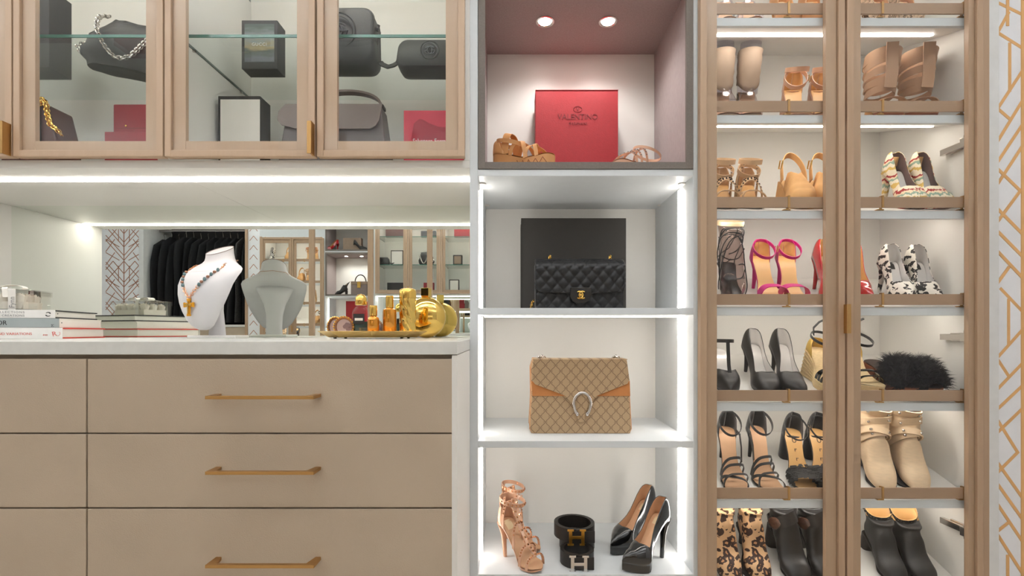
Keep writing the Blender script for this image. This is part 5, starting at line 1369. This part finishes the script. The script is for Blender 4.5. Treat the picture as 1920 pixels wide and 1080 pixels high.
box_thing('jewellery_box', 'long dark red box lying at the bottom of the red stack', 'box', X_(196, 1.58), X_(300, 1.58), 1.58, 1.68, ZL + .0003, Z_(247, 1.58), 'redbox')
rbx = box_thing('jewellery_box', 'upper red leather box with a gold catch, on the red stack', 'box', X_(212, 1.59), X_(296, 1.59), 1.59, 1.67, Z_(246.6, 1.58), Z_(195, 1.59), 'redbox', bevel=.004)
MB().lathe([(.003, 0), (.003, -.003), (.001, -.004)], 10, (-.030, -.0402, .022), axis='y').build('catch', 'gold', rbx); MB().box(-.0665, .0665, -.0405, .0405, .014, .016).build('lid_seam', 'darkred', rbx, smooth=0)
t = thing('clutch', 'slim taupe clutch leaning at the left of the framed box', 'clutch', (X_(340, 1.60), 1.60, ZL))
MB().prism([(-.05, .0), (.030, 0), (.042, Z_(245, 1.6) - ZL), (.020, Z_(222, 1.6) - ZL), (-.05, Z_(212, 1.6) - ZL)], -.012, .012, 'y').build('body', 'taupel', t, smooth=0, bevel=.003)
x0, x1 = X_(409, 1.55), X_(488, 1.55); hf = Z_(180, 1.55) - ZL
fb = box_thing('display_box', 'black box with a blank white front panel', 'box', x0, x1, 1.55, 1.615, ZL + .0003, ZL + hf, 'blackcard')
wx = (x1 - x0) / 2
MB().box(-wx + .008, wx - .001, -.0338, -.0326, .006, hf - .012).build('white_panel', 'paper', fb, smooth=0)
TB = thing('top_handle_handbag', 'taupe flap handbag with a curved top handle', 'handbag', (X_(634, 1.56), 1.56, ZL))
hT = Z_(202, 1.54) - ZL
b = MB(); b.loft([[(s * p[0], y * k_, p[1] + .0004) for p, k_ in (((-.175, 0), 1), ((.178, 0), 1), ((.150, hT), .55), ((-.150, hT), .55))] for y, s in ((-.060, 1), (.060, 1))]); b.build('body', 'tauped', TB, smooth=0, bevel=.005)
b = MB(); zl = hT * .66
fp = [(-.152, hT + .003), (.154, hT + .003), (.147, zl + .030), (.136, zl + .010), (.118, zl), (-.118, zl), (-.136, zl + .006)] + [(-.160, zl + .012), (-.176, zl + .03), (-.172, zl + .06)]
rows = [[(p[0], -.036 - .030 * (1 - p[1] / hT), p[1]) for p in fp], [(p[0], -.041 - .030 * (1 - p[1] / hT), p[1]) for p in fp]]
b.loft(rows); b.build('flap', 'taupel', TB, smooth=0, bevel=.001)
b = MB(); b.ribbon([(.035 + .110 * -math.cos(a), -.010, hT + .002 + .052 * math.sin(a) ** .8) for a in [PI * i / 18 for i in range(19)]], (0, 1, 0), .026, .007); b.build('handle', 'taupel', TB, smooth=60)
b = MB()
for s in (-1, 1): b.box(.035 + s * .110 - .009, .035 + s * .110 + .009, -.027, .007, hT - .002, hT + .009)
b.build('handle_mount', 'black', TB, smooth=0, bevel=.002)
x0, x1 = X_(757, 1.54), X_(868, 1.54); hr = Z_(207, 1.54) - ZL
fr = box_thing('shoe_box', 'bright red box printed with a darker red bag, behind the right glass door', 'box', x0, x1, 1.54, 1.60, ZL + .0003, ZL + hr, 'redcard2', bevel=.001)
M_ = px_poly([(771, 262), (776, 232), (785, 224), (822, 238), (850, 240), (858, 262)], 1.54); cx_ = (x0 + x1) / 2
MB().prism([(a - cx_, c - ZL) for a, c in M_], -.0306, -.0302, 'y').build('bag_print', 'redink', fr, smooth=0)
b = MB(); hp = px_poly([(786, 225), (792, 226), (812, 238), (832, 246), (852, 240)], 1.54); b.ribbon([(a - cx_, -.0306, c - ZL) for a, c in hp], (.4, 0, 1), .006, .0006); b.build('strap_print', 'redink', fr)
text('Salvatore Ferragamo', .0215, (-.066, -.0309, Z_(269, 1.54) - ZL), 'white_ink', fr, align='LEFT', sx=.8)
# ------------------------------------------------------------------ the facing wall, seen in the mirror: the same joinery turned round
CX2, CY2 = -1.914, -1.24
def opp(root, label, group=None, dx=0, dy=0, dz=0, cat=None):
    l = root.location; r = dup(root, (CX2 - l.x - dx, CY2 - l.y - dy, l.z + dz), root.rotation_euler[2] + PI, label, group=group)
    r.rotation_euler[0] = -root.rotation_euler[0]; return r
opp(GC1, 'facing wall cabinet with glass doors, farther from its tower, seen in the mirror')
opp(GC2, 'facing wall cabinet with glass doors beside its tower, seen in the mirror')
opp(CH, 'facing taupe chest of drawers, seen in the mirror'); opp(CT, 'facing pale worktop, seen in the mirror')
opp(TW, 'facing display tower with lit niches, seen in the mirror'); opp(SB, 'facing lit shoe cabinet, seen in the mirror'); opp(mr, 'facing mirror over the far worktop')
for d, w in zip(DL, ('left', 'right')): opp(d, w + ' downlight in the facing tower niche, seen in the mirror')
struct(bx('trim_3', 'white', None, CX2 + 1.842, CX2 + 1.862, CY2 - 1.80, CY2 - 1.37, .92, ZU0))
YF = CY2 - 1.35
# wallpapered piers and the coat closet beyond
XA = CX2 - 1.334
struct(bx('wall_pier', 'wallp', None, -3.42, XA, Y0R, YF - .01, 0, CEIL, bevel=0))
XC1, XC0 = -3.43, -4.72
wp2 = struct(bx('wall_pier_2', 'wallp', None, X0R + .01, XC0 - .06, Y0R, YF - .01, 0, CEIL, bevel=0))
struct(bx('trim_4', 'paint', None, XC0 - .06, XC0, Y0R, YF + .005, 0, CEIL)); struct(bx('trim_5', 'woods', None, XC1, XC1 + .03, YF - .6, YF + .01, 0, CEIL))
b = MB(); ax = -4.98; yy = YF - .0096
for i in range(-2, 16):
    z = .15 + i * .17
    for sg in (-1, 1):
        for (u0, v0, u1, v1) in ((0, 0, .20, .26), (0, .06, .20, .32), (.05, .0, .20, .10), (.10, .10, .20, -.06)) if i % 3 else ((0, 0, .12, .16), (.06, .1, .06, -.10), (.12, .16, .20, .05), (0, .16, .20, -.1)):
            p, q = (ax + sg * u0 * 1.16, z + v0), (ax + sg * u1 * 1.16, z + v1)
            if min(p[1], q[1]) > .05 and max(p[1], q[1]) < CEIL - .05: strip(b, p, q, .010, yy + .0004)
b.box(ax - .006, ax + .006, yy - .0001, yy + .0004, .05, CEIL - .05); b.build('printed_foil_line', 'foilb', wp2, world=True, smooth=0, weld=False)
b = MB(); 
for i in range(18):
    for sg in (-1, 1): strip(b, (-3.33 + sg * .05, .3 + i * .12), (-3.33, .36 + i * .12), .008, yy + .0004)
b.build('printed_foil_line', 'foilb', bpy.data.objects['wall_pier'], world=True, smooth=0, weld=False)
M['tweed'] = spots('grey_tweed', (58, 56, 56), (22, 21, 22), (90, 88, 86), 90); M['coatpanel'] = mat('dark_closet_back', (60, 58, 58), .8)
CL = thing('coat_closet', 'open coat closet opposite, packed with black coats, seen in the mirror', 'closet', ((XC0 + XC1) / 2, YF - .3, 0))
bx('back_panel', 'coatpanel', CL, XC0, XC1, Y0R + .002, Y0R + .02, .1, 2.4); bx('drawer_base', 'leather', CL, XC0, XC1, Y0R + .02, YF - .02, .05, 1.0); bx('shelf', 'white', CL, XC0, XC1, Y0R + .02, YF - .01, 1.002, 1.03)
bx('top_panel', 'white', CL, XC0, XC1, Y0R + .02, YF - .01, 2.38, 2.40)
MB().tube([(XC0, YF - .28, 2.28), (XC1, YF - .28, 2.28)], .014, 12).build('hanging_rail', 'chrome', CL, world=True)
def coat(x, i):
    t = thing('hanging_coat', 'black coat hanging in the packed closet opposite, seen in the mirror' if i != 11 else 'grey flecked tweed coat among the black ones opposite, seen in the mirror', 'coat', (x, YF - .28, 1.05), 0, 'black coats in the closet opposite')
    rnd = random.Random(i); b = MB(); rings = []; hh = 1.14 - rnd.random() * .05; ph = rnd.random() * 6
    for q in range(12):
        f = q / 11; z = hh * f + .012; hy = tab([(0, .25), (.7, .23), (.9, .20), (1, .05)], f); hx = tab([(0, .034), (.8, .032), (1, .018)], f)
        rings.append([(hx * math.cos(2 * PI * j / 24) * (1 + .35 * math.sin(5 * 2 * PI * j / 24 + ph) * (1 - f * .6)), hy * math.sin(2 * PI * j / 24) + .02 * math.sin(ph + q * .5), z) for j in range(24)])
    b.loft(rings); b.build('cloth', 'coat' if i != 11 else 'tweed', t, smooth=70)
    MB().tube([(0, 0, hh + .01), (0, 0, hh + .05), (0, .015, hh + .075), (0, .0, hh + .095), (0, -.015, hh + .085)], .0025, 6).build('hanger_hook', 'chrome', t)
for i in range(13): coat(XC0 + .06 + i * (XC1 - XC0 - .12) / 12, i)
# slim posts in front of the facing wall
for i, px in enumerate((585, 695, 806)):
    t = thing('wooden_post', ['wooden post before the facing shoe cabinet, seen in the mirror', 'wooden post before the facing tower, seen in the mirror', 'wooden post before the facing glass cabinets, seen in the mirror'][i], 'post', (X_(px, 5.25), 3.51 - 5.25, 0))
    MB().box(-.028, .028, -.02, .02, .012, CEIL - .012).build('shaft', 'woods', t, smooth=0, bevel=.002); MB().box(-.04, .04, -.03, .03, 0, .012).build('foot_plate', 'chrome', t, smooth=0); MB().box(-.04, .04, -.03, .03, CEIL - .012, CEIL).build('top_plate', 'chrome', t, smooth=0)
# ---- things on the facing shelves
R_ = {}
for o in bpy.data.objects:
    if o.parent is None and 'label' in o: R_[o['label']] = o
def find(s): return next(o for l, o in R_.items() if s in l)
def opp_shoe(key, row_from, row_to, label, dx=0, group=None):
    o = find(key); return opp(o, label, group, dx=dx, dz=STEP * (row_from - row_to))
SPEC = [('right nude sandal', 1, 0, -.27, 'right pale sandal'), ('left nude sandal', 1, 0, -.10, 'left pale sandal'), ('left camel', 2, 0, .16, 'camel slingback'), ('right black and white', 3, 0, 0, 'animal print pump'),
        ('left caged', 1, 1, .0, 'left caged bootie'), ('right caged', 1, 1, 0, 'right caged bootie'), ('right beige studded', 2, 1, .05, 'gladiator sandal'), ('left camel', 2, 1, 0, 'camel slingback'),
        ('left nude sandal', 1, 2, 0, 'left nude sandal'), ('right nude sandal', 1, 2, 0, 'right nude sandal'), ('right beige studded', 2, 2, -.02, 'gladiator sandal'), ('right pump of the multi', 2, 2, 0, 'right ikat pump'), ('left pump of the multi', 2, 2, 0, 'left ikat pump'),
        ('left camel', 2, 3, -.30, 'left camel slingback'), ('right camel', 2, 3, -.29, 'right camel slingback'), ('right shoe of the clear', 0, 3, 0, 'clear sandal'), ('left shoe of the snake', 0, 3, 0, 'snake print pump'), ('right straw', 4, 3, -.45, 'straw wedge'),
        ('left beige strapped', 5, 4, 0, 'left beige boot'), ('right beige strapped', 5, 4, 0, 'right beige boot'), ('left charcoal', 6, 4, -.20, 'charcoal boot'), ('right wrinkled', 6, 4, .02, 'wrinkled black boot')]
ROWN = ('top', 'second', 'third', 'fourth', 'fifth')
for key, rf, rt, dx, lb in SPEC:
    opp_shoe(key, rf, rt, lb + ' on the %s shelf of the facing shoe cabinet, seen in the mirror' % ROWN[rt], dx, 'shoes on the %s shelf of the facing cabinet' % ROWN[rt])
dN = NZ1 + .018 + .0195 - NF
def oat(root, px, Dv, z, label, rz=0, group=None):
    r = dup(root, (X_(px, Dv), 3.51 - Dv, z), root.rotation_euler[2] + PI + rz, label, group=group); r.rotation_euler[0] = 0; return r
DV = 6.2
ob = oat(find('right charcoal'), 640, DV, NF, 'black ankle boot in the facing lit niche, seen in the mirror', rz=1.2)
def handle_box(label, px, Dv, z):
    t = thing('box_handbag', label, 'handbag', (X_(px, Dv), 3.51 - Dv, z), PI)
    MB().box(-.105, .105, -.06, .06, .0005, .125).build('body', 'taupel', t, smooth=0, bevel=.004); MB().box(-.106, .106, -.061, .061, .126, .168).build('lid', 'taupe', t, smooth=0, bevel=.004)
    MB().tube([(.07 * -math.cos(PI * i / 14), 0, .168 + .09 * math.sin(PI * i / 14)) for i in range(15)], .007, 8).build('handle', 'black', t)
    MB().box(-.022, .022, -.067, -.061, .085, .16).build('clasp', 'gold', t, smooth=0, bevel=.002)
handle_box('taupe box bag with black handle in the facing lit niche, seen in the mirror', 676, DV, NF)
NF2 = NZ1 + .0185 + .0195
oat(find('red patent pump beside'), 622, DV + .03, NF2, 'left brown lined pump in the upper facing niche, seen in the mirror', rz=.8)
oat(find('left pump of the silver') if any('left pump of the silver' in l for l in R_) else find('left black leather pump'), 676, DV, NF2, 'dark pump right of the box in the upper facing niche, seen in the mirror', rz=-1.1)
box_thing('gift_box', 'taupe box standing in the upper facing niche, seen in the mirror', 'box', X_(642, DV), X_(676, DV), 3.51 - DV - .1, 3.51 - DV - .02, NF2 + .0004, NF2 + .17, 'taupe')
DV = 6.15
box_thing('gift_box', 'red box standing in the lit shelf of the facing tower, seen in the mirror', 'box', X_(650, 6.25), X_(688, 6.25), 3.51 - 6.3, 3.51 - 6.22, tz[1] + .0004, tz[1] + .33, 'redcard')
DV = 6.22; yb = 3.51 - DV
ZG2 = ZG + .36
for lb, a, b_, z, h, m in (('brown soft bag on the top glass shelf opposite, seen in the mirror', 724, 760, ZG2, .10, 'brown'), ('dark flat case on the top glass shelf opposite, seen in the mirror', 790, 818, ZG2, .08, 'charcoal'),
                         ('orange red box on the top glass shelf opposite, seen in the mirror', 852, 884, ZG2, .12, 'redcard'), ('framed white box on the middle glass shelf opposite, seen in the mirror', 734, 757, ZG, .19, 'fb'),
                         ('small framed box on the middle glass shelf opposite, seen in the mirror', 850, 867, ZG, .13, 'fb2'), ('dark long case on the low shelf opposite, seen in the mirror', 727, 762, ZL, .15, 'charcoal'),
                         ('dark red box on the low shelf opposite, seen in the mirror', 795, 814, ZL, .15, 'redbox'), ('tall white fronted black box on the low shelf opposite, seen in the mirror', 843, 861, ZL, .19, 'fb')):
    mm = 'blackcard' if m.startswith('fb') else m
    t = box_thing('storage_box', lb, 'box', X_(a, DV), X_(b_, DV), yb - .03, yb + .03, z + .0004, z + h, mm, bevel=.002)
    wx = (X_(b_, DV) - X_(a, DV)) / 2
    if m == 'fb': MB().box(-wx + .01, wx - .01, .0302, .0315, .01, h - .012).build('white_panel', 'paper', t, smooth=0)
    if m == 'fb2': MB().box(-wx + .015, wx - .015, .0302, .0315, .015, h - .015).build('print', 'taupe', t, smooth=0)
oat(BG, 800, 6.2, ZG, 'slouchy dark bag with chain on the middle glass shelf opposite, seen in the mirror')
oat(PO, 716, 6.2, ZG, 'dark pouch at the end of the middle glass shelf opposite, seen in the mirror')
